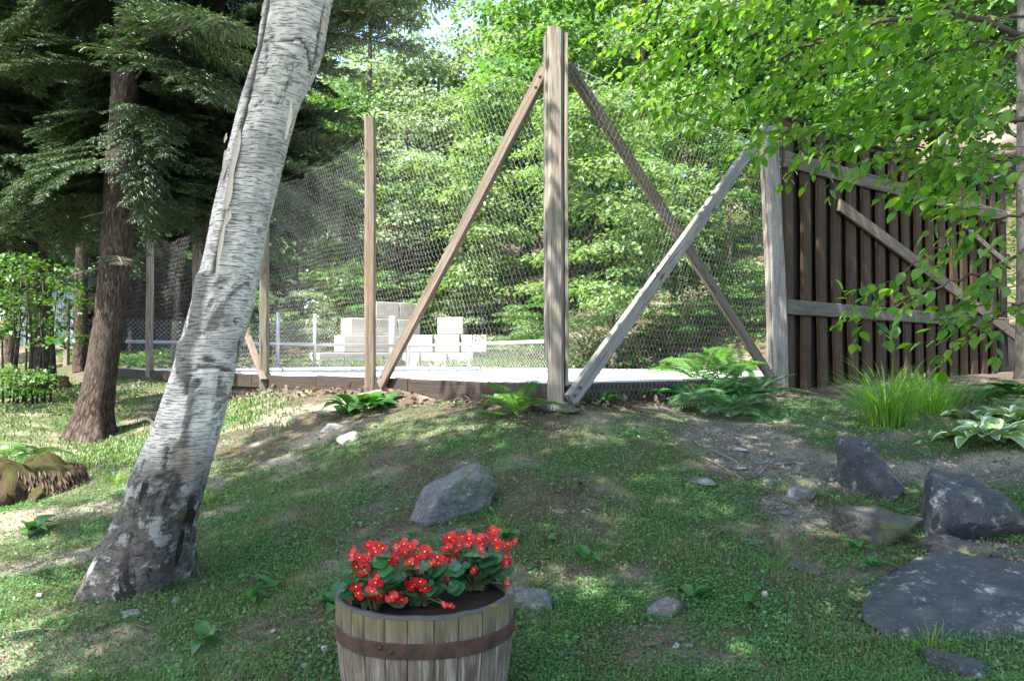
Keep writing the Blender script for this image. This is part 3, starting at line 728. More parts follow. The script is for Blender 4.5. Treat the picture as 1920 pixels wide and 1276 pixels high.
mb.add([(cxm - hw, 39.7, sz1), (cxm + hw, 39.7, sz1), (cxm + hw, 44.3, sz1), (cxm - hw, 44.3, sz1), (cxm - hw, 42, sz1 + 1.3), (cxm + hw, 42, sz1 + 1.3)], [(0, 1, 5, 4), (2, 3, 4, 5), (0, 4, 3), (1, 2, 5), (0, 3, 2, 1)])
link('shed_roof', mb.mesh('shed_roof', M['shedroof']), shed, Matrix())
mb = MB(); q0 = P(52, 600, 39.9).x; q1 = P(66, 600, 39.9).x + .2; mb.box(((q0 + q1) / 2, 39.93, sz0 + 1.1), ((q1 - q0) / 2 + .2, .03, 1.1)); link('shed_door', mb.mesh('shed_door', M['sheddoor']), shed, Matrix())
q = P(124, 690, 23.4); lp = empty('lawn_post', (q.x, q.y, g(q.x, q.y)), 'plain grey timber post standing alone on the sunny lawn between the conifer trunks', 'post')
board('post_timber', (q.x, q.y, g(q.x, q.y) - .2), (q.x, q.y, P(0, 560, 23.4).z), .15, .15, cf, M['post'], lp)
q = P(327, 690, 21.0); lp = empty('far_post', (q.x, q.y, DECK), 'short reddish timber post at the far edge of the court beyond the birch', 'post')
board('post_timber', (q.x, q.y, DECK - .1), (q.x, q.y, P(0, 602, 21).z), .13, .13, cf, M['brace'], lp)


bb = bpy.data.meshes.new('bolt'); bm = bmesh.new(); bmesh.ops.create_cone(bm, cap_ends=True, segments=8, radius1=.014, radius2=.011, depth=.016); bm.to_mesh(bb); bm.free(); bb.materials.append(M['iron'])
for p, nrm_ in ((P(1018, 146, 6.50), lout), (P(1010, 166, 6.56), lout), (P(720, 706, 8.52), lout), (P(1072, 740, 6.33), rout), (P(1082, 726, 6.40), rout), (P(1432, 250, 8.86), rout), (P(1276, 462, 7.86), rout), (P(1440, 692, 8.90), rout), (P(1076, 146, 6.50), rout)):
    link('bolt', bb, fence, frame(p + Vector(nrm_) * .035, Vector((0, 0, 1)), nrm_))
for s_ in (.35, 1.5, 2.7, 3.9, 5.1):
    for z_ in (zr1 + .04, zr1 - .04, zr2 + .03): link('bolt', bb, wall, frame(wp(s_ + R.uniform(-.1, .1), z_, .088), Vector((0, 0, 1)), WN) @ Matrix.Scale(.6, 4))


# ================================================================== TRUNKS
def proj(V):
    x = V[..., 0]; y = V[..., 1]; z = V[..., 2] - CAMZ
    f = y * CT + z * ST; up = -y * ST + z * CT
    return 960 + FPX * x / f, 638 - FPX * up / f
def lerp_table(t, xs, ys): return np.interp(t, xs, ys)
def trunk_np(cent, rad, n=40, lobes=0.0, nseed=1, rough=.02, lump=.06, flat=1.0, up0=0.0, rootz=None):
    """cent (k,3), rad (k,), returns V,F,uv arrays; last column repeats the seam so that uv works"""
    k = len(cent); th = np.linspace(0, 2 * math.pi, n + 1)
    d = np.gradient(cent, axis=0); ln = np.r_[0, np.cumsum(np.linalg.norm(np.diff(cent, axis=0), axis=1))]
    T, Z = np.meshgrid(th, ln)
    cs, sn = np.cos(T), np.sin(T)
    lum = (fbm(cs * 1.3 + 5, sn * 1.3 + Z * 1.1, 1.0, 3, nseed) - .5) * 2 * lump + (fbm(cs * 6 + 9, sn * 6 + Z * 7, 1.0, 3, nseed + 3) - .5) * 2 * rough
    r = rad[:, None] * (1 + lum)
    if lobes:
        fl = np.exp(-Z / (rad[0] * 1.1))
        r = r * (1 + lobes * fl * (0.5 + 0.5 * np.cos(T * 5 + 1.3 + nseed)) + lobes * .5 * fl * np.cos(T * 3 + nseed))
    V = np.stack([cent[:, None, 0] + r * cs, cent[:, None, 1] + r * sn * flat, cent[:, None, 2] + 0 * r], -1)
    idx = np.arange(k * (n + 1)).reshape(k, n + 1)
    F = np.stack([idx[:-1, :-1], idx[:-1, 1:], idx[1:, 1:], idx[1:, :-1]], -1).reshape(-1, 4)
    uv = np.stack([T * np.mean(rad), Z], -1)
    return V.reshape(-1, 3), F, uv.reshape(-1, 2)
def trunk_obj(name, cent, rad, mat, parent, **kw):
    V, F, uv = trunk_np(np.asarray(cent, float), np.asarray(rad, float), **kw)
    return link(name, mesh_np(name, V, F, M[mat], True, uv=uv), parent, Matrix())
def densify(pts, rads, step=.06):
    pts = np.array([tuple(p) for p in pts], float); t = np.r_[0, np.cumsum(np.linalg.norm(np.diff(pts, axis=0), axis=1))]
    q = np.arange(0, t[-1], step)
    c = np.stack([np.interp(q, t, pts[:, i]) for i in range(3)], -1)
    ker = np.ones(5) / 5
    for i in range(3):
        e = np.pad(c[:, i], 2, mode='edge'); c[:, i] = np.convolve(e, ker, 'valid')
    r = np.interp(q, t, rads); r = np.convolve(np.pad(r, 2, mode='edge'), ker, 'valid')
    return c, r

# ------------------------------------------------------------------ the leaning birch
BT = [(-260, 560, 700), (-120, 528, 660), (0, 500, 621), (60, 490, 610), (100, 484, 603), (150, 468, 583), (200, 452, 558), (250, 440, 545), (300, 426, 532), (350, 414, 518), (400, 402, 506), (450, 392, 496), (500, 380, 487),
      (550, 368, 478), (600, 354, 466), (650, 340, 452), (700, 325, 437), (750, 308, 426), (800, 291, 412), (850, 268, 396), (900, 246, 380), (950, 229, 367), (1000, 206, 354), (1050, 182, 348), (1090, 164, 346), (1130, 148, 346)]
BT = np.array(BT, float)[::-1]
vs_ = np.linspace(1130, -260, 230)
uL = np.interp(-vs_, -BT[:, 0], BT[:, 1]); uR = np.interp(-vs_, -BT[:, 0], BT[:, 2])
Yb = np.interp(-vs_, [-1130, -600, 0, 260], [4.28, 4.2, 4.0, 3.85])
cent = np.array([tuple(P((a + b) / 2, v, y)) for a, b, v, y in zip(uL, uR, vs_, Yb)])
rad = (uR - uL) / 2 * Yb / FPX
ker = np.ones(7) / 7
for i in range(3): cent[:, i] = np.convolve(np.pad(cent[:, i], 3, mode='reflect', reflect_type='odd'), ker, 'valid')
rad = np.convolve(np.pad(rad, 3, mode='edge'), ker, 'valid')
top = cent[-1]; ddir = (cent[-1] - cent[-30]); ddir /= np.linalg.norm(ddir)
ext = np.array([top + ddir * t + np.array([-.012, -.035, .012]) * t * t for t in np.arange(.05, 5.2, .05)])
cent = np.vstack([cent, ext]); rad = np.r_[rad, np.linspace(rad[-1], .03, len(ext))]
birch = empty('birch_tree', (cent[0][0], cent[0][1], g(cent[0][0], cent[0][1])), 'leaning white birch with peeling bark and a dark rough foot on the shady grass', 'tree')
V, F, uv = trunk_np(cent, rad, n=84, lobes=.30, nseed=4, rough=.045, lump=.05)
pu, pv = proj(V)
front = np.zeros(len(V)); cc = np.repeat(cent, 85, axis=0); front = (V[:, 1] < cc[:, 1] + .04).astype(float)
def pldist(pl):
    best = np.full(len(V), 1e9)
    for (a, b), (c, d) in zip(pl[:-1], pl[1:]):
        ab = np.array([c - a, d - b], float); L2 = ab @ ab
        t = np.clip(((pu - a) * ab[0] + (pv - b) * ab[1]) / L2, 0, 1)
        best = np.minimum(best, np.hypot(pu - a - t * ab[0], pv - b - t * ab[1]))
    return best
jit = (fbm(pu, pv, .06, 3, 8) - .5) * 10
scar = np.zeros(len(V))
for pl, w in [([(502, 0), (492, 60), (480, 110), (464, 190), (448, 250), (436, 310), (424, 390), (412, 450), (398, 512)], 5), ([(505, 68), (545, 76), (562, 70), (578, 92), (584, 130)], 3.5),
              ([(372, 688), (400, 686), (432, 694)], 6), ([(384, 672), (398, 674)], 8), ([(352, 690), (350, 735), (372, 715)], 9), ([(610, 10), (600, 60), (590, 120)], 2.5), ([(478, 200), (492, 186)], 2),
              ([(313, 842), (308, 880), (330, 890), (342, 905)], 6), ([(296, 892), (318, 900), (330, 915)], 10), ([(322, 925), (335, 945)], 7), ([(322, 975), (344, 985)], 10), ([(246, 1010), (238, 1035), (228, 1075)], 4),
              ([(268, 1098), (276, 1120)], 8), ([(310, 1065), (322, 1060), (328, 1080)], 9), ([(445, 690), (450, 640)], 2.5), ([(440, 600), (446, 610)], 3), ([(500, 90), (497, 140)], 2)]:
    scar = np.maximum(scar, sstep(w, w * .45, pldist(pl) + jit * .35))
grey = np.zeros(len(V))
for pl, w in [([(380, 520), (374, 560), (366, 610), (352, 650)], 15), ([(362, 720), (352, 780), (342, 830)], 9), ([(345, 650), (345, 700)], 18), ([(330, 560), (325, 640)], 6)]:
    grey = np.maximum(grey, sstep(w, w * .6, pldist(pl) + jit * .4))
wound = sstep(22, 14, pldist([(338, 850), (345, 885)]) + jit * .5)
V2 = V.copy(); rv = V - cc; rv /= np.maximum(np.linalg.norm(rv, axis=1, keepdims=True), 1e-6)
V2 -= rv * (scar * .012)[:, None] * front[:, None]; V2 += rv * (grey * .012)[:, None] * front[:, None]; V2 -= rv * (wound * .02)[:, None] * front[:, None]
me = mesh_np('trunk', V2, F, M['birch'], True, uv=uv)
for nm, a in (('scar', scar), ('grey', grey), ('wound', wound)):
    at = me.attributes.new(nm, 'FLOAT', 'POINT'); at.data.foreach_set('value', (a * front).astype(np.float32))
link('trunk', me, birch, Matrix())
def peel(pl, w, dY=-.02, curl=1.2, Y=4.1):
    pts = [P(u, v, Y + dY) for u, v in pl]; mb = MB(); V = []; F = []; n = 7
    m_ = 14; t = np.linspace(0, 1, m_); q = np.array([tuple(p) for p in pts]); tt = np.linspace(0, 1, len(pts))
    c = np.stack([np.interp(t, tt, q[:, i]) for i in range(3)], -1)
    for i in range(m_):
        ww = w * Y / FPX * (1 - .5 * abs(2 * t[i] - 1) ** 3) * (1 + .25 * math.sin(9 * t[i] + w))
        for k in range(n):
            a = (k / (n - 1) - .15) * curl
            V.append((c[i][0] + ww * math.sin(a) / curl * (1 if curl > 0 else 1), c[i][1] - ww * (1 - math.cos(a)) / abs(curl) + R.uniform(-.001, .001), c[i][2]))
    for i in range(m_ - 1):
        for k in range(n - 1): F.append((i*n + k, i*n + k + 1, (i+1)*n + k + 1, (i+1)*n + k))
    mb.add(V, F); link('bark_curl', mb.mesh('bark_curl', M['peel'], True), birch, Matrix())
YB = 4.1
for pl, w, dY, cu in [([(447, 245), (436, 300), (428, 350), (421, 392)], 19, -.13, 1.5), ([(422, 282), (416, 330), (410, 372), (404, 430)], 15, -.04, -1.7), ([(436, 250), (424, 300), (412, 350)], 9, -.10, -1.5),
                      ([(426, 390), (415, 440), (408, 480), (404, 520)], 10, -.11, 1.4), ([(476, 150), (472, 175), (470, 188)], 16, -.15, 1.2), ([(488, 160), (482, 186)], 9, -.15, 1.7), ([(588, 0), (606, 40), (604, 62)], 14, -.14, 1.8),
                      ([(546, 186), (540, 230), (534, 262)], 10, -.15, 1.4), 
                      ([(497, 0), (492, 18), (490, 30)], 12, -.12, -1.6), ([(406, 395), (402, 430), (396, 470)], 8, -.04, -1.6), ([(424, 250), (420, 268)], 9, -.02, -1.7), ([(272, 782), (284, 790), (286, 800)], 18, -.06, -2.0), ([(430, 395), (424, 420)], 10, -.13, 1.3)]:
    peel(pl, w, dY, cu, YB)

# ------------------------------------------------------------------ conifer boughs, shared by all the hemlocks
def bough_mesh(name, L=2.6, droop=.5, seed=0, dens=1.0, dead=False):
    rs = np.random.RandomState(seed)
    ax = lambda s: np.array([L * s * (1 - .06 * s), .10 * math.sin(s * 3 + seed) * L * .3, L * (.10 * s - droop * s * s)])
    mb = MB(); pts = [ax(s) for s in np.linspace(0, 1, 9)]
    mb.tube(pts, list(np.linspace(.022, .004, 9)), 5)
    C = []; D = []; Ln = []
    ns = int(26 * dens)
    for i in range(ns * 2):
        s = .12 + .86 * (i // 2 + rs.uniform(0, .8)) / ns; sd_ = 1 if i % 2 else -1
        b = ax(s); l = (.42 * L * (1 - s) ** .8 * (1 - .4 * max(0, .35 - s) / .35) + .14) * rs.uniform(.65, 1.1)
        ang = math.radians(rs.uniform(48, 68)) * sd_
        d0 = np.array([math.cos(ang), math.sin(ang), rs.uniform(-.25, .1)])
        tw = []
        K = max(4, int(l / .034))
        for k in range(K + 1):
            t = k / K; tw.append(b + d0 * l * t + np.array([0, 0, -.45 * droop * l * t * t - .08 * l * t]))
        mb.tube([tw[0], tw[K // 2], tw[-1]], [.006, .004, .0015], 3, cap=False)
        if dead and rs.rand() < .7: continue
        for k in range(1, K + 1):
            for s2 in (-1, 1):
                if rs.rand() < .12: continue
                a2 = ang + s2 * math.radians(rs.uniform(35, 60)); sl = (.16 * (1 - .6 * k / K) + .04) * rs.uniform(.6, 1.2)
                dd = np.array([math.cos(a2), math.sin(a2), rs.uniform(-.75, .05)])
                q0 = tw[k]
                C.append(q0); D.append(dd); Ln.append(sl)
                if sl > .09:
                    for s3 in (-1, 1):
                        a3 = a2 + s3 * .8
                        C.append(q0 + dd * sl * .35); D.append(np.array([math.cos(a3), math.sin(a3), rs.uniform(-.7, 0)])); Ln.append(sl * .6)
            
    Vt = np.concatenate(mb.v); Ft = [f for f in mb.f if len(f) == 4]; Ft = np.array(Ft)
    if C:
        C = np.array(C); D = np.array(D); Ln = np.array(Ln); N = np.c_[rs.normal(0, .35, len(C)), rs.normal(0, .35, len(C)), np.ones(len(C))]
        Vl, Fl = leaves(C, D, N, Ln, Ln * .11 + .006)
        V = np.concatenate([Vt, Vl]); mi = np.r_[np.zeros(len(Ft), int), np.ones(len(Fl), int)]
        return mesh_np(name, V, [Ft, Fl + len(Vt)], [M['dead_twig'] if dead else M['twig'], M['hemlock']], midx=mi)
    return mesh_np(name, Vt, [Ft], [M['dead_twig']])
BGH = [bough_mesh('bough', 2.6, .42, 1), bough_mesh('bough', 2.6, .62, 2), bough_mesh('bough', 2.6, .30, 3), bough_mesh('bough', 2.6, .95, 4)]
BGHD = bough_mesh('dead_bough', 1.6, .35, 5, .6, True)
def conifer(label, pts, rads, boughs, flare=.35, nseed=1, mat='pine_bark', name='hemlock_tree', rlen=1.0, zlo=3.0, zhi=9.5, aims=(), dead=0):
    c, r = densify(pts, rads); base = c[0]
    t = empty(name, (base[0], base[1], g(base[0], base[1])), label, 'tree', 'dark conifers at the left of the lawn')
    trunk_obj('trunk', c, r, mat, t, n=44, lobes=flare, nseed=nseed, rough=.04, lump=.07)
    rs = random.Random(nseed)
    def at(z): i = int(np.argmin(abs(c[:, 2] - z))); return Vector(c[i])
    for i in range(boughs):
        z = zlo + (zhi - zlo) * (i + rs.random()) / boughs; az = rs.uniform(0, 2 * math.pi)
        if z < zlo + 3.0 and math.sin(az) < -.25: az = -az
        f = 1 - .62 * max(0, (z - zlo)) / (zhi - zlo + .01)
        sc_ = rlen * rs.uniform(.75, 1.15) * (f * .85 + .15)
        o = link('bough', rs.choice(BGH[:3]), t, Matrix.Translation(at(z)) @ Matrix.Rotation(az, 4, 'Z') @ Matrix.Rotation(rs.uniform(-.25, .3), 4, 'Y') @ Matrix.Diagonal((sc_, sc_ * rs.uniform(.8, 1.1), sc_, 1)))
    for (z0, tgt, k) in aims:
        a = at(z0); d = tgt - a; az = math.atan2(d.y, d.x); hl = math.hypot(d.x, d.y); s_ = hl / 2.45
        drop = (a.z - tgt.z); k0 = [.32, .52, .20, .85][k] * 2.6 * s_
        tilt = math.atan2(drop - k0, hl)
        link('bough', BGH[k], t, Matrix.Translation(a) @ Matrix.Rotation(az, 4, 'Z') @ Matrix.Rotation(tilt, 4, 'Y') @ Matrix.Diagonal((s_, s_, s_, 1)))
    for i in range(dead):
        z = rs.uniform(zlo - 1.2, zlo + 2); az = rs.uniform(0, 6.28)
        link('dead_bough', BGHD, t, Matrix.Translation(at(z)) @ Matrix.Rotation(az, 4, 'Z') @ Matrix.Scale(rs.uniform(.3, .55), 4))
    return t
def tp(tab, Y, zadd=-.15):
    """trunk centre line and radii from photograph pixels (v, left edge, right edge)"""
    pts = [P((a + b) / 2, v, Y) for v, a, b in tab]; rads = [(b - a) / 2 * Y / FPX for v, a, b in tab]
    return pts, rads
# nearest conifer
pts, rads = tp([(840, 108, 222), (820, 122, 212), (780, 140, 208), (720, 158, 214), (600, 180, 232), (450, 192, 246), (330, 200, 252), (200, 208, 258), (80, 214, 262), (-60, 225, 265)], 11.7)
pts += [pts[-1] + Vector((.15, 0, 1.5)), pts[-1] + Vector((.2, 0, 4))]; rads += [.15, .03]
conifer('largest dark conifer with a swollen furrowed trunk standing between the birch and the stump', pts, rads, 96, .30, 3, zlo=3.9, zhi=10, rlen=1.0,
        aims=[(5.2, P(330, 470, 10.5), 1), (5.0, P(380, 520, 11.2), 3), (4.4, P(60, 380, 10.6), 1), (5.6, P(430, 60, 9.4), 0), (5.2, P(330, 300, 10.6), 1), (5.8, P(430, 200, 10), 0)], dead=6)
pts, rads = tp([(745, 52, 112), (735, 60, 106), (700, 60, 102), (600, 58, 98), (500, 52, 90), (400, 50, 82), (200, 48, 78), (0, 46, 74)], 16.8)
pts += [pts[-1] + Vector((0, 0, 3.5))]; rads += [.04]
conifer('second dark conifer with a straight trunk beside the thicket at the far lawn', pts, rads, 95, .2, 5, zlo=5.2, zhi=12, rlen=1.1, dead=5)
bx = P(392, 700, 12.4)
pts = [Vector((bx.x, 12.4, g(bx.x, 12.4) - .1)), Vector((bx.x + .05, 12.4, 4)), Vector((bx.x + .1, 12.4, 7.5)), Vector((bx.x + .1, 12.4, 10.5))]
conifer('dark conifer hidden behind the birch trunk, its boughs drooping past the wire netting', pts, [.17, .13, .09, .02], 70, .15, 8, zlo=4.3, zhi=10.4, rlen=.95,
        aims=[(6.2, P(735, 60, 11.3), 1), (6.4, P(780, 20, 10.8), 1), (6.0, P(690, 110, 11.8), 3), (6.6, P(700, 20, 12.2), 1), (5.8, P(640, 150, 12.0), 1), (4.6, P(670, 400, 12.6), 1), (4.4, P(640, 480, 12.8), 3), (4.4, P(590, 440, 12.2), 3), (4.7, P(690, 300, 12.6), 1), (4.2, P(560, 520, 12.8), 3), (5.0, P(660, 240, 12.2), 1), (5.4, P(620, 330, 12.9), 3), (4.9, P(600, 260, 12.4), 1), (4.5, P(650, 350, 12.5), 1)])
for (u, Y, h, lb, sd_) in [(-60, 14.5, 11, 'dark conifer cut by the left edge of the picture', 21), (150, 22.5, 12, 'slender dark conifer standing behind the two nearest conifer trunks', 22), (20, 27, 13, 'distant conifer over the sunny lawn left of the shed', 23)]:
    b = P(u, 690, Y); gz = g(b.x, Y)
    conifer(lb, [Vector((b.x, Y, gz - .1)), Vector((b.x, Y, gz + h * .5)), Vector((b.x, Y, gz + h))], [.20, .13, .02], 85, .2, sd_, zlo=gz + 4.2, zhi=gz + h - .3, rlen=1.35, dead=2)
# lighter young conifers beyond the court, seen left of the birch
M['hemlock_light'] = leaf_mat('sunlit_needles', [(.07, .13, .03), (.10, .17, .045), (.08, .15, .035)], .35, .5)  # hemlock needles recoloured, sunlight put into the green
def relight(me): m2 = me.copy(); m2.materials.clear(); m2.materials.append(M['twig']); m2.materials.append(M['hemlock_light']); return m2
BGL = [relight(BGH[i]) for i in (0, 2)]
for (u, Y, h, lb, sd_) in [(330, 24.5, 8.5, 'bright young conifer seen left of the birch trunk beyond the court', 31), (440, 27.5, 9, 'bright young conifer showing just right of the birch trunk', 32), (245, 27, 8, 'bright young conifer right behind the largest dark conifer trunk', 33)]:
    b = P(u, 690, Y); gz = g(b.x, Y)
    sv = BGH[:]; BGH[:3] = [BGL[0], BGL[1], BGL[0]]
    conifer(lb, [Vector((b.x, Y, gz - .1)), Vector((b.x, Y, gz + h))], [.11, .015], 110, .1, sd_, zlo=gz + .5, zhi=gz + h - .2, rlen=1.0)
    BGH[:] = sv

# ------------------------------------------------------------------ broadleaf crowns
def dome_leaves(c, r, h, n, rs, size):
    ph = np.arccos(rs.uniform(-.15, 1, n)); th = rs.uniform(0, 2 * math.pi, n); k = rs.uniform(.72, 1.05, n)
    o = np.c_[np.sin(ph) * np.cos(th), np.sin(ph) * np.sin(th), np.cos(ph)]
    lump = 1 + .35 * np.sin(th * 3 + c[0] * 7) * np.sin(ph) + .2 * np.sin(th * 7 + c[1] * 5)
    p = np.asarray(c) + o * np.c_[r * k * lump, r * k * lump, h * k]
    D = o * np.array([1, 1, .3]) + rs.normal(0, .45, (n, 3)) + np.array([0, 0, -.45])
    N = o * .6 + np.array([0, 0, .9]) + rs.normal(0, .35, (n, 3))
    s = size * rs.uniform(.7, 1.25, n)
    return leaves(p, D, N, s, s * .72)
def crown_arrays(seed, Rr=3.0, H=7.5, z0=1.6, clumps=64, per=240, size=.13, cr=(.55, 1.0), taper=.55):
    rs = np.random.RandomState(seed); Vs = []; Fs = []; n = 0; cs = []
    for i in range(clumps):
        t = (i + rs.rand()) / clumps; prof = math.sin(math.pi * min(1, (t * .86 + .12))) ** taper
        a = rs.uniform(0, 2 * math.pi); rr = Rr * prof * math.sqrt(rs.uniform(.12, 1))
        c = np.array([rr * math.cos(a), rr * math.sin(a), z0 + H * t]); r = rs.uniform(*cr)
        V, F = dome_leaves(c, r, r * rs.uniform(.26, .42), int(per * (r / cr[1]) ** 2 * 1.3), rs, size)
        Vs.append(V); Fs.append(F + n); n += len(V); cs.append(c)
    return np.concatenate(Vs), np.concatenate(Fs), cs
def limbs_mesh(cs, z0, H, seed, r0=.05, k=9):
    rs = random.Random(seed); out = []
    for c in rs.sample(cs, min(k, len(cs))):
        mb = MB()
        zz = max(z0 * .6, c[2] - math.hypot(c[0], c[1]) * .7)
        mb.tube([(0, 0, zz), (c[0] * .5, c[1] * .5, (zz + c[2]) / 2 + .1), tuple(c)], [r0, r0 * .6, r0 * .2], 5); out.append(mb.mesh('limb', M['maple_bark'], True))
    return out
CRN = []
for sd_, mt in ((1, 'maple'), (2, 'maple'), (3, 'maple_dark'), (4, 'pale_leaf')):
    V, F, cs = crown_arrays(100 + sd_, clumps=44, per=330, cr=(.75, 1.35), size=.165)
    CRN.append((mesh_np('crown', V, F, M[mt]), limbs_mesh(cs, 1.6, 7.5, sd_)))
V, F, cs = crown_arrays(120, Rr=1.7, H=2.6, z0=.5, clumps=26, per=220, size=.10, cr=(.4, .75)); CRN.append((mesh_np('crown', V, F, M['maple']), limbs_mesh(cs, .4, 2.6, 9, .03)))
V, F, cs = crown_arrays(121, Rr=1.9, H=2.0, z0=.2, clumps=24, per=220, size=.11, cr=(.4, .8)); CRN.append((mesh_np('crown', V, F, M['pale_leaf']), limbs_mesh(cs, .3, 2.0, 10, .03)))
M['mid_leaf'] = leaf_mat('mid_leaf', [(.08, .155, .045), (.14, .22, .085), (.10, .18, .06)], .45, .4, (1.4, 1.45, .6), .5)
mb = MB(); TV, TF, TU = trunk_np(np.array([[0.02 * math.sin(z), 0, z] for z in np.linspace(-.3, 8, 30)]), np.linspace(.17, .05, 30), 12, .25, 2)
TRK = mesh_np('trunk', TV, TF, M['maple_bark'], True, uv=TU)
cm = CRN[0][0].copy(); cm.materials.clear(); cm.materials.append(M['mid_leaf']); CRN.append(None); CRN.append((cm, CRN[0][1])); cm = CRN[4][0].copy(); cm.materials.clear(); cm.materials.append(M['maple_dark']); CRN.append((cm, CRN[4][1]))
def maple(label, u, Y, s, var, name='maple_tree', dz=0.0, sxy=1.0, group='broadleaf trees on the slope behind the court'):
    b = P(u, 640, Y); gz = g(b.x, Y) + dz
    t = empty(name, (b.x, Y, gz), label, 'tree' if 'tree' in name else 'shrub', group)
    rz = R.uniform(0, 6.28); Mx = Matrix.Translation((b.x, Y, gz)) @ Matrix.Rotation(rz, 4, 'Z') @ Matrix.Diagonal((s * sxy, s * sxy, s, 1))
    c = link('crown', CRN[var][0], t, Mx); c['kind'] = 'stuff'
    [link('limb', lmb, t, Mx) for lmb in CRN[var][1]]
    if 'tree' in name: link('trunk', TRK, t, Matrix.Translation((b.x, Y, gz)) @ Matrix.Diagonal((s, s, s if var < 4 else s * .35, 1)))
    return t
for a in [
    ('small layered maple whose pale rounded sprays show between the crossed braces', 1150, 18.6, .72, 7), ('low maple growing right behind the crossing point of the two braces', 1265, 20.5, .70, 7),
    ('low maple with drooping sprays behind the wire, just left of the plank screen', 1370, 19.0, .52, 2), ('bright maple seen just left of the tall corner post', 960, 25.8, .95, 7),
    ('bright maple standing over the sunlit concrete blocks', 870, 29.0, 1.0, 7), ('pale leafy tree above the concrete block wall', 760, 29.5, 1.0, 3),
    ('broadleaf tree behind the leftmost braced fence post', 650, 30.5, .95, 2), ('broadleaf tree seen through the gap right of the birch trunk', 560, 28.5, .9, 1),
    ('tall maple rising right behind the corner post', 1060, 31.0, 1.45, 1), ('tall maple above the crossing point of the braces', 1210, 28.0, 1.5, 2),
    ('tall shaded maple behind the top of the plank screen post', 1420, 27.0, 1.45, 2), ('tall maple behind the near half of the plank screen', 1580, 25.0, 1.4, 1), ('tall maple behind the far half of the plank screen', 1760, 24.0, 1.4, 0),
    ('tall maple at the right edge, behind the far end of the plank screen', 1930, 24.0, 1.4, 1), ('tall pale tree just right of the bright sky gap', 985, 38.0, 1.75, 3),
    ('tall pale tree just left of the bright sky gap', 690, 37.0, 1.55, 3), ('tall pale broadleaf tree behind the drooping conifer boughs', 560, 38.0, 1.6, 3),
    ('broadleaf tree below the bright sky gap', 820, 40.0, 1.3, 3), ('tall broadleaf tree beyond the court, behind the birch trunk', 420, 38.0, 1.6, 1), ('broadleaf tree right of the shed across the lawn', 230, 42.0, 1.6, 0),
    ('broadleaf tree rising behind the shed across the lawn', 90, 47.0, 1.7, 1), ('broadleaf tree at the left edge far beyond the lawn', -40, 40.0, 1.5, 0)]:
    maple(*a)
for a in [
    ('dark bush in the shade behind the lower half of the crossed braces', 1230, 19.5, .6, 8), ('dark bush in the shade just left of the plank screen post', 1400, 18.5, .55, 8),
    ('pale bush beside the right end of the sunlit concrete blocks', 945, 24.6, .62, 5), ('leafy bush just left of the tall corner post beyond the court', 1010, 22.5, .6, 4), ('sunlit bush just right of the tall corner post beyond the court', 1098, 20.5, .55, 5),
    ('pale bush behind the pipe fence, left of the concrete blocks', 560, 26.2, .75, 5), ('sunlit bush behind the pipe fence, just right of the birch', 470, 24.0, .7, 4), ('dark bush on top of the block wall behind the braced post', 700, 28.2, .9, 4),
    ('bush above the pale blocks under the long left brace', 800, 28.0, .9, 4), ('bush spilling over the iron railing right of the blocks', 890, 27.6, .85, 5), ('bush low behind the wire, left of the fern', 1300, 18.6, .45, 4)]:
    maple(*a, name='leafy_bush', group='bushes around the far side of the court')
M['copper'] = leaf_mat('copper_leaf', [(.14, .08, .045), (.20, .115, .06), (.11, .075, .04)], .3, .5, (1.4, 1, .6))
cm = CRN[4][0].copy(); cm.materials.clear(); cm.materials.append(M['copper']); CRN[6] = (cm, CRN[4][1])
for a in [('copper leaved bush glimpsed through the netting left of the long brace', 745, 28.6, .5, 6, 'leafy_bush', 3.0), ('small rusty leaved bush glimpsed right of the braced post under the conifer', 825, 29.5, .35, 6, 'leafy_bush', 3.6), ('rusty bush glimpsed between the right braces', 1290, 25.5, .35, 6, 'leafy_bush', 3.4)]:
    maple(*a, group='bushes around the far side of the court')

# thicket of thin stems at the left edge
thk = empty('thicket_shrub', (P(45, 740, 13.5).x, 13.5, g(P(45, 740, 13.5).x, 13.5)), 'thicket of thin arching stems and broad leaves at the left edge beside the second conifer', 'shrub')
for i in range(11):
    u0 = 5 + i * 9 + R.uniform(-3, 3); b = P(u0, 735, 13.5); z0 = g(b.x, 13.5 + R.uniform(-.3, .3))
    tt = P(u0 + R.uniform(-20, 60), 560 + R.uniform(-60, 30), 13.5 + R.uniform(-.5, .3))
    mid = (Vector((b.x, 13.5, z0)) + tt) / 2 + Vector((R.uniform(-.1, .05), 0, .15))
    mb = MB(); mb.tube([(b.x, 13.5, z0 - .05), mid, tt], [.022, .016, .006], 6); link('stem', mb.mesh('stem', M['twig'], True), thk, Matrix())
Vs = []; Fs = []; n = 0
for i in range(34):
    c = P(R.uniform(-30, 150), R.uniform(490, 650), R.uniform(12.6, 14.6)); V, F = dome_leaves(tuple(c), R.uniform(.3, .5), .15, 70, NR, .09); Vs.append(V); Fs.append(F + n); n += len(V)
for i in range(16):
    c = P(R.uniform(-30, 90), R.uniform(700, 745), R.uniform(12.3, 13.6)); V, F = dome_leaves(tuple(c), R.uniform(.25, .4), .15, 70, NR, .07); Vs.append(V); Fs.append(F + n); n += len(V)
o = link('foliage', mesh_np('foliage', np.concatenate(Vs), np.concatenate(Fs), M['maple_dark']), thk, Matrix()); o['kind'] = 'stuff'

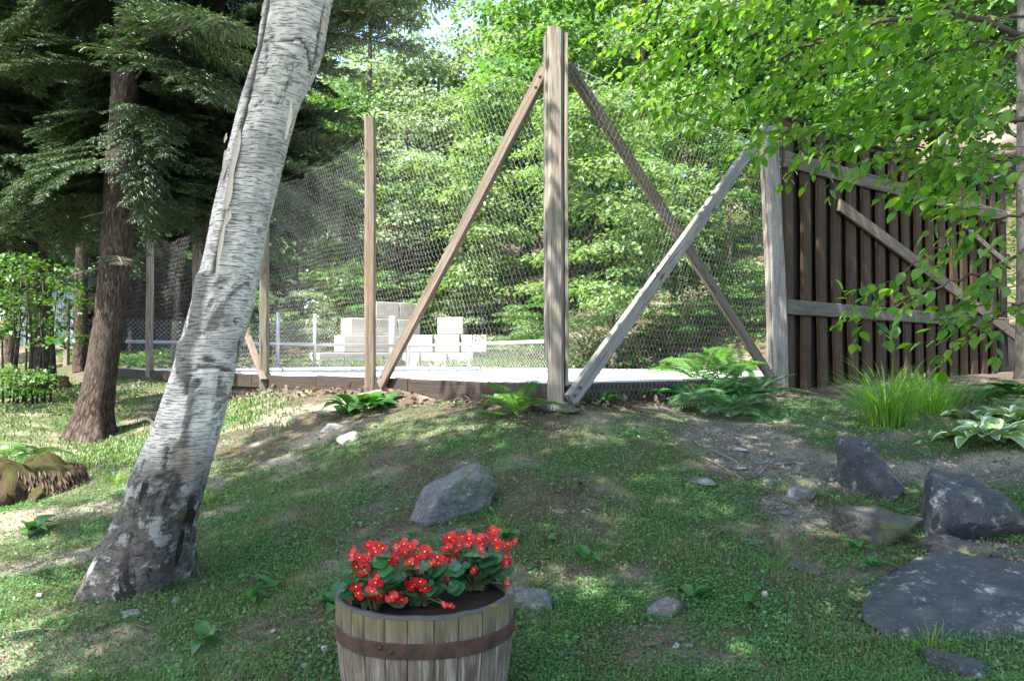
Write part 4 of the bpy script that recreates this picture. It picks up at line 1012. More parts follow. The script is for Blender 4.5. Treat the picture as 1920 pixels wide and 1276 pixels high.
# far woods on the hill: one mass
parts = []
fw = np.random.RandomState(5)
Vw, Fw, _ = crown_arrays(140, Rr=4.2, H=12, z0=1.5, clumps=46, per=150, size=.30, cr=(1.0, 1.9)); Vw2, Fw2, _ = crown_arrays(141, Rr=4.2, H=12, z0=1.5, clumps=46, per=150, size=.30, cr=(1.0, 1.9))
Vs = []; Fs = []; n = 0
for (Y, us, s, gap) in [(48, range(-250, 2200, 165), 1.15, (760, 900)), (60, range(-350, 2300, 175), 1.55, (770, 905)), (76, range(-350, 2300, 230), 1.7, (760, 900))]:
    for u in us:
        uu = u + fw.uniform(-30, 30)
        sc_ = s * fw.uniform(.85, 1.15) * (.55 if gap[0] < uu < gap[1] else 1.0)
        x = P(uu, 640, Y).x; gz = g(x, Y); a = fw.uniform(0, 6.28); V0, F0 = (Vw, Fw) if fw.rand() < .5 else (Vw2, Fw2)
        V = V0 * sc_; V = np.c_[V[:, 0] * math.cos(a) - V[:, 1] * math.sin(a) + x, V[:, 0] * math.sin(a) + V[:, 1] * math.cos(a) + Y, V[:, 2] + gz]
        Vs.append(V); Fs.append(F0 + n); n += len(V)
tag(link('far_woods', mesh_np('far_woods', np.concatenate(Vs), np.concatenate(Fs), M['mid_leaf'])), kind='stuff')

# ------------------------------------------------------------------ right hand tree whose branches hang into the picture
tree = empty('overhanging_tree', (4.3, 3.4, g(4.3, 3.4)), 'broadleaf tree whose long leafy branches hang in from the right over the plank screen', 'tree')
tx = Vector((4.3, 3.4, g(4.3, 3.4) - .2))
c, r = densify([tx, tx + Vector((-.1, .1, 2)), tx + Vector((-.15, .2, 4.4)), tx + Vector((-.6, .5, 7.5))], [.24, .17, .13, .05]); trunk_obj('trunk', c, r, 'maple_bark', tree, n=24, lobes=.3)
def branch(pl, r0, r1, from_trunk=None):
    pts = [P(*q) for q in pl]
    if from_trunk is not None: pts = [tx + Vector(from_trunk)] + pts
    m_ = max(6, len(pts) * 4); t = np.linspace(0, 1, m_); q = np.array([tuple(p) for p in pts]); tt = np.linspace(0, 1, len(pts))
    c = np.stack([np.interp(t, tt, q[:, i]) for i in range(3)], -1)
    c[1:-1] += (NR.rand(m_ - 2, 3) - .5) * .03
    mb = MB(); mb.tube(c, list(np.linspace(r0, r1, m_)), 7); link('branch', mb.mesh('branch', M['twig'], True), tree, Matrix())
    return [Vector(p) for p in c]
BR = [branch([(1925, 70, 4.2), (1785, 22, 4.6), (1640, 45, 5.0), (1577, 62, 5.2), (1500, 92, 5.4), (1380, 150, 5.8), (1260, 190, 6.1)], .022, .004, (0, .1, 2.6)),
      branch([(1925, 35, 4.6), (1853, 37, 4.8), (1752, 40, 5.0), (1680, 64, 5.2), (1560, 130, 5.6), (1420, 215, 6.0)], .016, .003, (0, .1, 3.2)),
      branch([(1930, 222, 4.0), (1845, 222, 4.2), (1762, 218, 4.4), (1671, 219, 4.6), (1590, 232, 4.8), (1510, 245, 5.0), (1470, 250, 5.2)], .018, .004, (0, .1, 2.0)),
      branch([(1925, 66, 3.9), (1833, 82, 4.1), (1700, 120, 4.6), (1560, 190, 5.2)], .012, .003, (0, .1, 3.0)),
      branch([(1895, 100, 4.2), (1862, 140, 4.2), (1826, 172, 4.3), (1760, 200, 4.5), (1640, 270, 4.9)], .010, .003),
      branch([(1930, 470, 3.3), (1860, 505, 3.35), (1769, 531, 3.4), (1718, 548, 3.45), (1634, 599, 3.55), (1604, 604, 3.6)], .009, .002, (0, .05, 1.3)),
      branch([(1930, 395, 3.5), (1870, 412, 3.5), (1806, 430, 3.6), (1740, 478, 3.7), (1684, 520, 3.8), (1645, 545, 3.85)], .008, .002, (0, .05, 1.6)),
      branch([(1930, 560, 3.2), (1880, 589, 3.3), (1830, 622, 3.3), (1779, 655, 3.35)], .007, .002, (0, .05, 1.1)),
      branch([(1930, 300, 3.8), (1850, 300, 3.9), (1760, 285, 4.1), (1660, 262, 4.3), (1560, 255, 4.6)], .010, .003, (0, .05, 1.9)),
      branch([(1540, -60, 5.6), (1420, -10, 5.8), (1300, 30, 6.1), (1190, 70, 6.4)], .012, .003, (-.1, .3, 4.4)),
      branch([(1400, 40, 5.9), (1340, 130, 6.1), (1250, 215, 6.3)], .008, .002), branch([(1300, 30, 6.2), (1240, 100, 6.3), (1200, 190, 6.4)], .007, .002)]
# twigs and leaves
LC = []; LDv = []; LN = []; LL = []
TW = MB()
def twig(p, d, L, size):
    d = d.normalized(); k = max(4, int(L / (size * .62))); side = d.cross(Vector((0, 0, 1))).normalized(); pts = [p]
    q = p.copy(); dd = d.copy()
    for i in range(k):
        q = q + dd * (L / k); dd = (dd + Vector((R.uniform(-.06, .06), R.uniform(-.06, .06), -.07))).normalized(); pts.append(q.copy())
        s_ = 1 if i % 2 else -1
        ld = (dd * .55 + side * s_ * R.uniform(.5, .95) + Vector((R.uniform(-.2, .2), R.uniform(-.2, .2), R.uniform(-.75, -.1)))).normalized()
        nn = Vector((R.gauss(0, .35), R.gauss(-.15, .35), 1))
        LC.append(tuple(q)); LDv.append(tuple(ld)); LN.append(tuple(nn)); LL.append(size * R.uniform(.5, 1.2))
    TW.tube([pts[0], pts[len(pts) // 2], pts[-1]], [.0018, .0013, .0008], 4, cap=False)
    LC.append(tuple(q)); LDv.append(tuple(dd)); LN.append((R.gauss(0, .3), R.gauss(0, .3), 1)); LL.append(size)
dens = [26, 24, 26, 20, 16, 13, 13, 8, 22, 26, 16, 16]
for bi, pts in enumerate(BR):
    npt = len(pts)
    for j in range(dens[bi]):
        f = (.22 if bi not in (4, 10, 11) else 0) + (1 - .22) * (j + R.random()) / dens[bi]; f = min(f, .999)
        i = int(f * (npt - 1)); a = pts[i].lerp(pts[i + 1], f * (npt - 1) - i); ax = (pts[min(i + 1, npt - 1)] - pts[i]).normalized()
        sd_ = ax.cross(Vector((0, 0, 1))).normalized() * (1 if j % 2 else -1)
        big = bi in (5, 6, 7)
        L = R.uniform(.10, .26) if big else R.uniform(.25, .6)
        twig(a, ax * .8 + sd_ * R.uniform(.2, .9) + Vector((0, 0, R.uniform(-.5, .35) if not big else R.uniform(-.3, .2))), L, .068 if big else .072)
# extra twigs filling the leafy mass
def inpoly(u, v, pl):
    c = False; j = len(pl) - 1
    for i in range(len(pl)):
        if (pl[i][1] > v) != (pl[j][1] > v) and u < (pl[j][0] - pl[i][0]) * (v - pl[i][1]) / (pl[j][1] - pl[i][1]) + pl[i][0]: c = not c
        j = i
    return c
MASS = [(1185, -60), (1205, 50), (1230, 150), (1340, 220), (1400, 235), (1470, 175), (1560, 215), (1660, 245), (1760, 280), (1840, 350), (1940, 400), (1940, -60)]
cnt = 0
while cnt < 235:
    u = R.uniform(1170, 1940); v = R.uniform(-60, 440)
    if not inpoly(u, v, MASS): continue
    if v > 100 and R.random() < .25: continue
    Y = 6.4 - (u - 1170) / 770 * 2.6 + R.uniform(-.7, .9)
    twig(P(u, v, Y), Vector((-1, R.uniform(-.4, .9), R.uniform(-.45, .2))), R.uniform(.22, .5), R.uniform(.066, .094)); cnt += 1
for (u, v, Y) in [(1890, 300, 3.6), (1905, 350, 3.6), (1880, 380, 3.5), (1900, 420, 3.4), (1860, 350, 3.7), (1912, 470, 3.3), (1895, 520, 3.3), (1915, 560, 3.2), (1850, 450, 3.6), (1800, 330, 4.1), (1740, 300, 4.3), (1690, 290, 4.4), (1840, 390, 3.7), (1890, 610, 3.2), (1860, 560, 3.3), (1905, 250, 3.8), (1870, 280, 3.8), (1815, 290, 4.0)]:
    for _ in range(2): twig(P(u + R.uniform(-18, 18), v + R.uniform(-18, 18), Y), Vector((-1, R.uniform(-.6, .6), R.uniform(-.6, .3))), R.uniform(.15, .35), .066)
o = link('twigs', TW.mesh('twigs', M['twig']), tree, Matrix()); o['kind'] = 'stuff'
LC = np.array(LC); LDv = norm(np.array(LDv)); LN = np.array(LN); LL = np.array(LL)
pu, pv = proj(LC); vis = (pu > 0) & (pu < 1915) & (pv > 5) & (pv < 1200)
score = np.where(vis, LL / LC[:, 1], 0); order = np.argsort(-score); big = order[:300]; rest = order[300:]
Vl, Fl = leaves(np.zeros((1, 3)), np.array([[1., 0, 0]]), np.array([[0., 0, 1]]), np.array([1.]), np.array([.62]), T_LEAF)
lm_ = mesh_np('leaf', Vl, Fl, M['beech'])
for i in big:
    d = Vector(LDv[i]); nn = Vector(LN[i]); s_ = d.cross(nn).normalized(); up = s_.cross(d)
    Mx = Matrix((d, -s_, up)).transposed().to_4x4(); Mx = Matrix.Translation(LC[i]) @ Mx @ Matrix.Scale(LL[i], 4)
    link('leaf', lm_, tree, Mx)
Vl, Fl = leaves(LC[rest], LDv[rest], LN[rest], LL[rest], LL[rest] * .62, T_LEAF)
o = link('foliage', mesh_np('foliage', Vl, Fl, M['beech']), tree, Matrix()); o['kind'] = 'stuff'

# pale trunk at the far end of the plank screen
pts, rads = tp([(745, 1898, 1961), (720, 1904, 1956), (600, 1908, 1952), (450, 1909, 1950), (200, 1909, 1946), (0, 1910, 1944)], 11.6)
pts[0].z = g(pts[0].x, 11.6) - .1; pts += [pts[-1] + Vector((0, 0, 3))]; rads += [.06]
b2 = empty('pale_birch', (pts[0].x, 11.6, g(pts[0].x, 11.6)), 'straight pale birch trunk at the far end of the plank screen behind hanging leaves', 'tree')
c, r = densify(pts, rads); trunk_obj('trunk', c, r, 'shaded_trunk', b2, n=30, lobes=.1)


def limbs(parent, stem, cs, mat, r0=.05, zmin=0):
    for c in cs[::5]:
        mb = MB()
        k = min(range(len(stem)), key=lambda i: (stem[i] - c).length + max(0, stem[i].z - c.z + .6) * 2)
        a = stem[k]; m_ = (a + c) / 2 + Vector((0, 0, .25)); mb.tube([a, m_, c], [r0, r0 * .6, .01], 6); link('limb', mb.mesh('limb', M[mat], True), parent, Matrix())
TUFT = hit(1680, 790)
def shade_field(cells, prob, seed, hlo=6.6, hhi=9.2):
    rs = np.random.RandomState(seed); out = []
    for (x0, x1, y0, y1) in cells:
        for x in np.arange(x0, x1, .58):
            for y in np.arange(y0, y1, .58):
                if rs.rand() < prob and math.hypot(x - TUFT.x, y - TUFT.y) > .7: out.append((x + rs.uniform(-.3, .3), y + rs.uniform(-.3, .3), rs.uniform(hlo, hhi), 1))
    return out
def shade_canopy(parent, targets, mat, size=.11, per=300, rr=(.6, .9), seed=3):  # leaf clumps shaped for shade, each set sunward of its ground target
    rs = np.random.RandomState(seed); Vs = []; Fs = []; n = 0; cs = []
    for (x, y, h, jx) in targets:
        z0 = max(g(x, y), 0.1); c = Vector((x, y, z0)) + SDIR * ((h - z0) / SDIR.z)
        if c.z < 1.5 + .52 * max(0, c.y) + 1.2 and abs(c.x) < .75 * max(c.y, 0): continue
        r_ = rs.uniform(*rr); V, F = dome_leaves(tuple(c), r_, r_ * .4, per, rs, size); Vs.append(V); Fs.append(F + n); n += len(V); cs.append(c)
    o = link('crown', mesh_np('crown', np.concatenate(Vs), np.concatenate(Fs), M[mat]), parent, Matrix()); o['kind'] = 'stuff'
    print('shade_canopy', len(cs)); return cs
stem = [Vector(cent[i]) for i in range(150, len(cent), 6)]
cs = shade_canopy(birch, shade_field([(.2, 3.6, 3.4, 5.7), (-1.3, .2, 4.6, 5.7)], .94, 1) + shade_field([(-.8, 3.6, 5.7, 6.9)], .66, 11), 'maple', .105, 420, seed=31); limbs(birch, stem, cs, 'maple_bark', .03)
stem2 = [Vector((4.3 - .1 * t, 3.4 + .08 * t, 1.2 + .62 * t)) for t in range(2, 10)]
cs = shade_canopy(tree, shade_field([(3.6, 6.0, 3.4, 7.6), (3.4, 7.0, 7.6, 9.4), (4.2, 9.2, 9.4, 12.6)], .80, 2, 6.4, 8.6), 'beech', .11, 380, seed=32); limbs(tree, stem2, cs, 'maple_bark', .035)
t3 = empty('shade_maple', (-3.6, -2.6, .05), 'tall maple behind the viewer that shades the barrel and near grass', 'tree')
c, r = densify([Vector((-3.6, -2.6, -.2)), Vector((-3.6, -2.5, 3)), Vector((-3.5, -2.3, 7)), Vector((-3.4, -2, 10))], [.30, .2, .14, .04]); trunk_obj('trunk', c, r, 'maple_bark', t3, n=24, lobes=.3)
FS = shade_field([(-1.2, 3.8, .8, 3.4), (-1.2, .2, 3.4, 4.6), (-1.5, -.2, 4.4, 5.6)], .95, 3, 7.4, 9.4) + shade_field([(-2.1, -1.4, 4.0, 5.2)], .85, 4) + shade_field([(-2.8, -1.3, 5.8, 8.0)], .30, 5) + shade_field([(-5, -2.4, 2.6, 7.5)], .09, 6)
cs = shade_canopy(t3, FS, 'maple', .12, 400, seed=33); limbs(t3, [Vector((-3.6, -2.5, z)) for z in np.linspace(3, 9.5, 8)], cs, 'maple_bark', .05)

# ================================================================== ROCKS AND SLABS
def rock(name, label, cat, u, v, size, rz=0.0, seed=0, mat='rock_grey', sink=.25, tilt=(0, 0), cuts=8, group=None, rough=.05, flat=False):
    p = hit(u, v); rs = np.random.RandomState(seed); w, d, h = size
    bm = bmesh.new(); bmesh.ops.create_icosphere(bm, subdivisions=5 if w > .3 else 4 if w > .12 else 3, radius=1)
    V = np.array([x.co[:] for x in bm.verts]); V = norm(V)
    Nn = rnd2(rs, cuts); Nn = np.vstack([Nn, [0, 0, 1], [0, 0, -1]]); dist = np.r_[rs.uniform(.42, .85, cuts), .72 if not flat else .9, .9]
    dot = V @ Nn.T; rr = np.where(dot > .05, dist / np.maximum(dot, .05), 9); k = 22.0
    rad_ = -np.log(np.exp(-k * np.minimum(rr, 3)).sum(1) + math.exp(-k * 1.15)) / k
    V = V * rad_[:, None]
    nz = (fbm(V[:, 0] * 14 + V[:, 2] * 9, V[:, 1] * 14 - V[:, 2] * 8, 1, 3, seed + 6) - .5) * .09 + (fbm(V[:, 0] * 2 + seed, V[:, 1] * 2 + V[:, 2] * 2.3, 1.5, 4, seed) - .5) * rough * 4 + (fbm(V[:, 0] * 9 + V[:, 2] * 7, V[:, 1] * 9 - V[:, 2] * 5, 1, 3, seed + 2) - .5) * rough
    V = V * (1 + nz)[:, None] * np.array([w / 2, d / 2, h / 2])
    for x, c_ in zip(bm.verts, V): x.co = c_
    me = bpy.data.meshes.new(name); bm.to_mesh(me); bm.free(); me.materials.append(M[mat]); me.polygons.foreach_set('use_smooth', [True] * len(me.polygons))
    try: me.set_sharp_from_angle(angle=math.radians(32))
    except Exception: pass
    o = link(name, me); o.rotation_euler = (tilt[0], tilt[1], rz); o.location = (p.x, p.y, p.z + h * (.5 - sink)); return tag(o, label, cat, group)
def rnd2(rs, n):
    z = rs.uniform(-.5, .9, n); t = rs.uniform(0, 6.28, n); r = np.sqrt(1 - z * z); return np.c_[r * np.cos(t), r * np.sin(t), z]
rock('boulder', 'grey lichen-crusted boulder sloping up to the right behind the flower barrel', 'rock', 836, 962, (.54, .40, .36), .25, 26, 'rock_grey', .30, (0.15, -.50), group='rocks on the mound')
rock('boulder', 'upright pyramid-shaped dark rock, highest of the rocks on the right bank', 'rock', 1630, 920, (.48, .42, .52), .5, 12, 'rock_blue', .28, (.1, .15), group='rocks on the mound')
rock('boulder', 'large dark slate-blue boulder with white flecks at the right edge bank', 'rock', 1802, 1000, (.66, .48, .52), -.35, 21, 'rock_blue', .32, (.15, .22), group='rocks on the mound')
rock('boulder', 'low mossy rock half sunk below the pyramid-shaped rock', 'rock', 1640, 1008, (.50, .30, .28), -.25, 9, 'rock_moss', .35, (.2, .1), group='rocks on the mound')
rock('boulder', 'low mossy grey rock between the blue boulder and the big flat slab', 'rock', 1790, 1045, (.42, .2, .16), -.3, 19, 'rock_moss', .4, (.2, .1), group='rocks on the mound')
rock('flat_slab', 'biggest flat dark slab lying in the grass at the lower right', 'slab', 1835, 1160, (1.12, .86, .20), -.42, 4, 'rock_blue', .35, (.34, .10), flat=True, group='rocks on the mound', rough=.02)
rock('flat_slab', 'low dark slab at the very bottom right below the biggest slab', 'slab', 1815, 1262, (.32, .2, .10), -.3, 14, 'rock_blue', .4, (.3, .1), flat=True, group='rocks on the mound')
rock('small_rock', 'small speckled grey rock at the edge of the bare soil left of the pyramid rock', 'rock', 1512, 935, (.22, .16, .13), .2, 15, 'rock_grey', .35, (.2, 0), group='rocks on the mound')
rock('small_rock', 'fist-sized pale rock on the bare soil below the slate strips', 'rock', 1442, 913, (.10, .07, .06), .2, 16, 'rock_grey', .2, group='rocks on the mound')
rock('small_rock', 'long ridged grey rock just right of the flower barrel', 'rock', 1005, 1140, (.27, .15, .13), -.45, 17, 'rock_grey', .3, (.1, .2), group='rocks on the mound', rough=.09)
rock('small_rock', 'wedge-shaped grey rock in the grass between barrel and big slab', 'rock', 1252, 1150, (.19, .12, .12), .45, 18, 'rock_grey', .3, (.1, -.3), group='rocks on the mound')
rock('small_rock', 'dark ribbed rock half buried in the low green cover left of the biggest slab', 'rock', 1520, 1080, (.17, .10, .09), -.5, 20, 'rock_moss', .3, (.2, .2), group='rocks on the mound', rough=.09)
SL = [(1310, 908, .24, .13, -.4, 'dark squarish slate piece at the left edge of the bare soil'), (1455, 872, .40, .05, .0, 'longest pale slate strip lying on the bare soil'), (1418, 1020, .16, .07, -.3, 'blue slate chip in the low cover below the bare soil'),
      (1338, 812, .22, .06, .0, 'thin dark slate at the top of the bare soil'), (1388, 845, .16, .07, -.3, 'small pale slate between the thin slate and the long strip'), (1472, 970, .12, .05, 0, 'tiny slate chip left of the mossy rock'), (1385, 880, .16, .05, -.5, 'narrow slate splinter left of the longest strip')]
for i, (u, v, w, d, rz, lb) in enumerate(SL):
    rock('slate_piece', lb, 'slate', u, v, (w, d, .025), rz, 40 + i, 'slate_pale', .2, (.22, 0), flat=True, group='slate pieces on the bare soil', rough=.02)
rock('stepping_stone', 'pale sunlit stone on the grassy bank left of the mound', 'stone', 625, 805, (.22, .18, .12), .2, 50, 'rock_pale', .4, group='stones on the sunlit bank')
rock('stepping_stone', 'pink-grey rounded stone just below the other sunlit bank stone', 'stone', 650, 828, (.24, .2, .14), .4, 51, 'rock_pale', .4, (0, -.3), group='stones on the sunlit bank')
rock('stepping_stone', 'flat grey stone beside the hosta clump on the bank', 'stone', 607, 782, (.22, .12, .08), .2, 52, 'rock_grey', .3, group='stones on the sunlit bank')
rock('small_rock', 'flat pale stone in the grass right below the birch foot', 'stone', 248, 1156, (.13, .08, .05), .1, 53, 'rock_grey', .3)
rock('small_rock', 'small bluish stone beside the birch foot', 'stone', 331, 1131, (.06, .05, .04), .1, 54, 'rock_grey', .2)
rock('bark_slab', 'rough crumbling slab lying under the tall corner post', 'slab', 1052, 775, (.46, .2, .09), .05, 55, 'rock_moss', .15, (.15, -.03), flat=True, rough=.12)
rock('small_rock', 'leaning grey stone against the left side of the corner post', 'stone', 1012, 742, (.22, .14, .14), .3, 56, 'rock_grey', .2, (0, -.6))
rock('fallen_log', 'short pale log lying on the lawn in front of the second conifer', 'log', 62, 754, (.62, .14, .11), -.05, 57, 'rock_pale', .2, rough=.06)
rock('dark_stump', 'small dark stump right beside the second conifer trunk', 'stump', 120, 728, (.42, .4, .42), 0, 58, 'stump', .3, rough=.15)
PEBL = ['white pebble in the sunny grass left of the birch foot', 'tiny white pebble halfway between birch foot and barrel', 'white pebble low in the grass left of the barrel hoop', 'white pebble nearest the bottom edge left of the barrel', 'flat white chip in the low cover left of the biggest slab', 'tiny white pebble at the lower left edge of the biggest slab', 'white pebble high on the mound crest', 'tiny white pebble beside the pale green fallen leaf', 'white pebble right beside the birch foot', 'tiny white pebble in the shaded grass above the barrel rim on its left']
for i, (u, v, s_) in enumerate([(76, 1122, .03), (513, 1190, .022), (608, 1232, .03), (572, 1258, .022), (1436, 1118, .03), (1700, 1199, .018), (1098, 842, .02), (745, 960, .02), (350, 1146, .018), (532, 1160, .02)]):
    rock('pebble', None, None, u, v, (s_ * 1.4, s_, s_), i, 60 + i, 'rock_pale', .1, cuts=5)
    o = bpy.context.scene.objects[-1] if False else COL.objects[-1]
    tag(o, PEBL[i], 'pebble', 'white pebbles scattered in the grass')

# root stump at the left edge
def stump():
    b = hit(62, 930); t = empty('rotten_stump', b, 'torn reddish rotten stump with shaggy sides at the left edge of the grass', 'stump')
    n = 60; k = 22; V = []; F = []
    for i in range(k):
        s_ = i / (k - 1)
        for j in range(n):
            a = 2 * math.pi * j / n; rr = (.42 - .14 * s_ ** 2 + .05 * math.sin(a * 5 + s_ * 2) + .03 * math.sin(a * 9 + s_ * 3) + .04 * math.sin(a * 17 - s_ * 5)) * (1.25 if math.cos(a) > 0 else 1.15)
            zz = .30 * s_ * (1 - .55 * max(0, math.cos(a)) ** 2) * (1 + .25 * math.sin(a * 4 + 1)) + .03 * math.sin(a * 13)
            V.append((b.x - .12 + rr * math.cos(a) * 1.05, b.y + .1 + rr * math.sin(a), b.z - .04 + zz + (fbm(a * 4, s_ * 3, 2, 3, 5) - .5) * .06))
    for i in range(k - 1):
        for j in range(n): F.append((i*n + j, i*n + (j+1) % n, (i+1)*n + (j+1) % n, (i+1)*n + j))
    V.append((b.x - .1, b.y + .1, b.z + .25)); 
    for j in range(n): F.append(((k-1)*n + j, (k-1)*n + (j+1) % n, k*n))
    mb = MB(); mb.add(V, F); link('stump_body', mb.mesh('stump_body', M['stump'], True), t, Matrix())
    m2 = 1600; a = NR.uniform(0, 6.28, m2); zz = NR.uniform(.03, .25, m2); rr = .49 - .28 * zz
    C = np.c_[b.x - .12 + rr * np.cos(a), b.y + .1 + rr * .95 * np.sin(a), b.z + zz]; D = np.c_[np.cos(a) * .4, np.sin(a) * .4, NR.uniform(-1.3, -.3, m2)]
    V, F = leaves(C, D, np.c_[np.cos(a), np.sin(a), .3 + 0 * a] + NR.normal(0, .4, (m2, 3)), NR.uniform(.05, .14, m2), NR.uniform(.01, .03, m2))
    o = link('shredded_bark', mesh_np('shredded_bark', V, F, M['litter']), t, Matrix()); o['kind'] = 'stuff'
    return b
sb = stump()

# ================================================================== FERNS, HOSTAS, GRASS TUFTS
def frond_mesh(mat, seed, L=1.0, arch=.9):
    rs = np.random.RandomState(seed); k = 20; C = []; D = []; Ln = []; N = []
    pts = []
    for i in range(k + 1):
        s_ = i / k; a = math.radians(72) - arch * s_ * 1.3
        pts.append((pts[-1] + np.array([math.cos(a), 0, math.sin(a)]) * L / k) if pts else np.zeros(3))
    for i in range(3, k + 1):
        s_ = i / k; w = .26 * L * math.sin(math.pi * min(1, .12 + .88 * s_)) ** .8 * (1.0 if s_ < .95 else .6) + .01
        d = norm(pts[i] - pts[i - 1])
        for sg in (-1, 1):
            dd = np.array([0, sg, 0]) * .9 + d * .45 + np.array([0, 0, -.12]); dd = norm(dd)
            C.append(pts[i]); D.append(dd); Ln.append(w); N.append(np.cross(d, [0, 1, 0]) * -1 + rs.normal(0, .1, 3))
    N = np.array(N); N[:, 2] = abs(N[:, 2]) + .2
    Ln = np.array(Ln)
    V, F = leaves(np.array(C), np.array(D), N, Ln, np.minimum(Ln * .17, .024 * L))
    mb = MB(); mb.tube(pts, list(np.linspace(.008, .002, k + 1) * L), 4, cap=False); Vt = np.concatenate(mb.v); Ft = np.array(mb.f)
    return mesh_np('frond', np.concatenate([Vt, V]), [Ft, F + len(Vt)], [M['stem'], M[mat]], midx=np.r_[np.zeros(len(Ft), int), np.ones(len(F), int)])
FR = {m_: [frond_mesh(m_, s_, arch=a) for s_, a in ((1, .7), (2, 1.0), (3, 1.25))] for m_ in ('fern', 'fern_blue')}
def fern(label, u, v, L, n, mat='fern', spread=(0, 6.28), tilt=(.0, .5), lift=0, group='ferns'):
    b = hit(u, v); b.z += lift; t = empty('fern', b, label, 'fern', group)
    for i in range(n):
        az = spread[0] + (spread[1] - spread[0]) * (i + R.uniform(-.3, .3)) / n; s_ = L * R.uniform(.7, 1.1)
        link('frond', R.choice(FR[mat]), t, Matrix.Translation(b + Vector((R.uniform(-.02, .02), R.uniform(-.02, .02), 0))) @ Matrix.Rotation(az, 4, 'Z') @ Matrix.Rotation(R.uniform(*tilt), 4, 'Y') @ Matrix.Scale(s_, 4))
fern('bright green fern growing at the left foot of the tall corner post', 968, 782, .46, 14, tilt=(-.15, .35))
fern('small fern sprig low to the left of the corner post fern', 925, 788, .22, 6)
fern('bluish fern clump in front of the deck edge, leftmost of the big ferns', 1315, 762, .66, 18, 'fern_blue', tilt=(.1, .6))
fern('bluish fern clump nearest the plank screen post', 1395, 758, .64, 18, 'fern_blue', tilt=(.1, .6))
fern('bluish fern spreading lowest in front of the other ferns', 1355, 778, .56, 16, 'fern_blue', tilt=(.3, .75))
fern('yellow-green fern standing tallest behind the bluish ferns', 1318, 735, .75, 8, 'fern', tilt=(-.15, .3), lift=.05)
fern('upright fern fronds rising beside the yellow-green fern', 1375, 728, .65, 7, 'fern', tilt=(-.15, .25), lift=.05)
fern('pale sunlit fern rooted on top of the rotten stump', 62, 888, .50, 10, 'fern', tilt=(.0, .6), lift=.16)
fern('small curled fern behind the rotten stump', 15, 880, .42, 8, 'fern', tilt=(.0, .6), lift=.1)
# hostas
def hleaf(mat, edge=None):
    k = 9; V = []; F = []; mi = []
    for i in range(k):
        s_ = i / (k - 1); w = .30 * math.sin(math.pi * min(1, s_ * .92 + .06)) ** .75 * (1 - .25 * s_)
        z = .55 * s_ - .75 * s_ * s_
        for j, f in enumerate((-1, -.72, 0, .72, 1)): V.append((s_, w * f, z + .10 * abs(f) * w * 3 - .02))
    for i in range(k - 1):
        for j in range(4): F.append((i*5 + j, (i+1)*5 + j, (i+1)*5 + j + 1, i*5 + j + 1)); mi.append(1 if (edge and j in (0, 3)) else 0)
    me = bpy.data.meshes.new('leaf'); me.from_pydata(V, [], F); me.materials.append(M[mat]); me.materials.append(M[edge or mat]); me.polygons.foreach_set('material_index', mi); me.polygons.foreach_set('use_smooth', [True] * len(F)); return me
HL = hleaf('hosta'); HL2 = hleaf('hosta2', 'hosta_edge')
def hosta(label, u, v, n, L, me, spread=.16, group='hosta clumps'):
    b = hit(u, v); t = empty('hosta', b, label, 'hosta', group)
    for i in range(n):
        az = R.uniform(0, 6.28); rr = R.uniform(0, spread); s_ = L * R.uniform(.7, 1.15)
        link('leaf', me, t, Matrix.Translation(b + Vector((rr * math.cos(az), rr * math.sin(az), .02))) @ Matrix.Rotation(az + R.uniform(-.4, .4), 4, 'Z') @ Matrix.Rotation(R.uniform(-.75, -.05), 4, 'Y') @ Matrix.Rotation(R.uniform(-.3, .3), 4, 'X') @ Matrix.Scale(s_, 4))
hosta('dark green hosta clump at the foot of the braced fence post', 690, 768, 46, .23, HL, .30)
hosta('small dark hosta beside the flat grey bank stone', 645, 778, 16, .17, HL, .14)
hosta('white-edged hosta clump at the right edge, nearest the rocks', 1855, 828, 40, .24, HL2, .20)
hosta('white-edged hosta clump behind the nearest one', 1905, 790, 26, .24, HL2, .2)
hosta('small white-edged hosta beside the long grass tuft', 1815, 790, 18, .20, HL2, .14)
hosta('broad plain hosta in the dark strip below the plank screen', 1800, 752, 26, .26, HL, .3)
hosta('dark low hosta in the shade at the far end of the plank screen', 1890, 740, 26, .26, HL, .3)
hosta('dark leafy plant just right of the tall corner post', 1125, 755, 16, .15, HL, .16)
hosta('dark leafy plant under the middle of the right fence bay', 1205, 748, 14, .15, HL, .16)
def tuft(label, u, v, n, L, w=.007, spread=.16, mat='grassm', name='ornamental_grass', group='long grass tufts'):
    b = hit(u, v); t = empty(name, b, label, 'grass tuft', group); Vs = []; Fs = []; n0 = 0
    for i in range(n):
        az = R.uniform(0, 6.28); rr = R.uniform(0, spread); p = np.array([b.x + rr * math.cos(az), b.y + rr * math.sin(az), b.z - .01]); l = L * R.uniform(.5, 1.1); a = R.uniform(.95, 1.5)
        az += R.uniform(-.5, .5); k = 6; dz = R.uniform(.9, 2.3); h = np.array([math.cos(az), math.sin(az), 0]); sd_ = np.array([-math.sin(az), math.cos(az), 0]); V = []
        for j in range(k):
            s_ = j / (k - 1); ww = w * (1 - s_) ** .6 * R.uniform(.9, 1.1) + .0006
            V += [p - sd_ * ww / 2, p + sd_ * ww / 2]; aa = a - dz * s_ ** 1.5; p = p + (h * math.cos(aa) + np.array([0, 0, 1]) * math.sin(aa)) * l / (k - 1)
        Vs.append(np.array(V)); Fs.append(np.array([[2*j, 2*j+1, 2*j+3, 2*j+2] for j in range(k - 1)]) + n0); n0 += 2 * k
    o = link('blades', mesh_np('blades', np.concatenate(Vs), np.concatenate(Fs), M[mat]), t, Matrix()); o['kind'] = 'stuff'
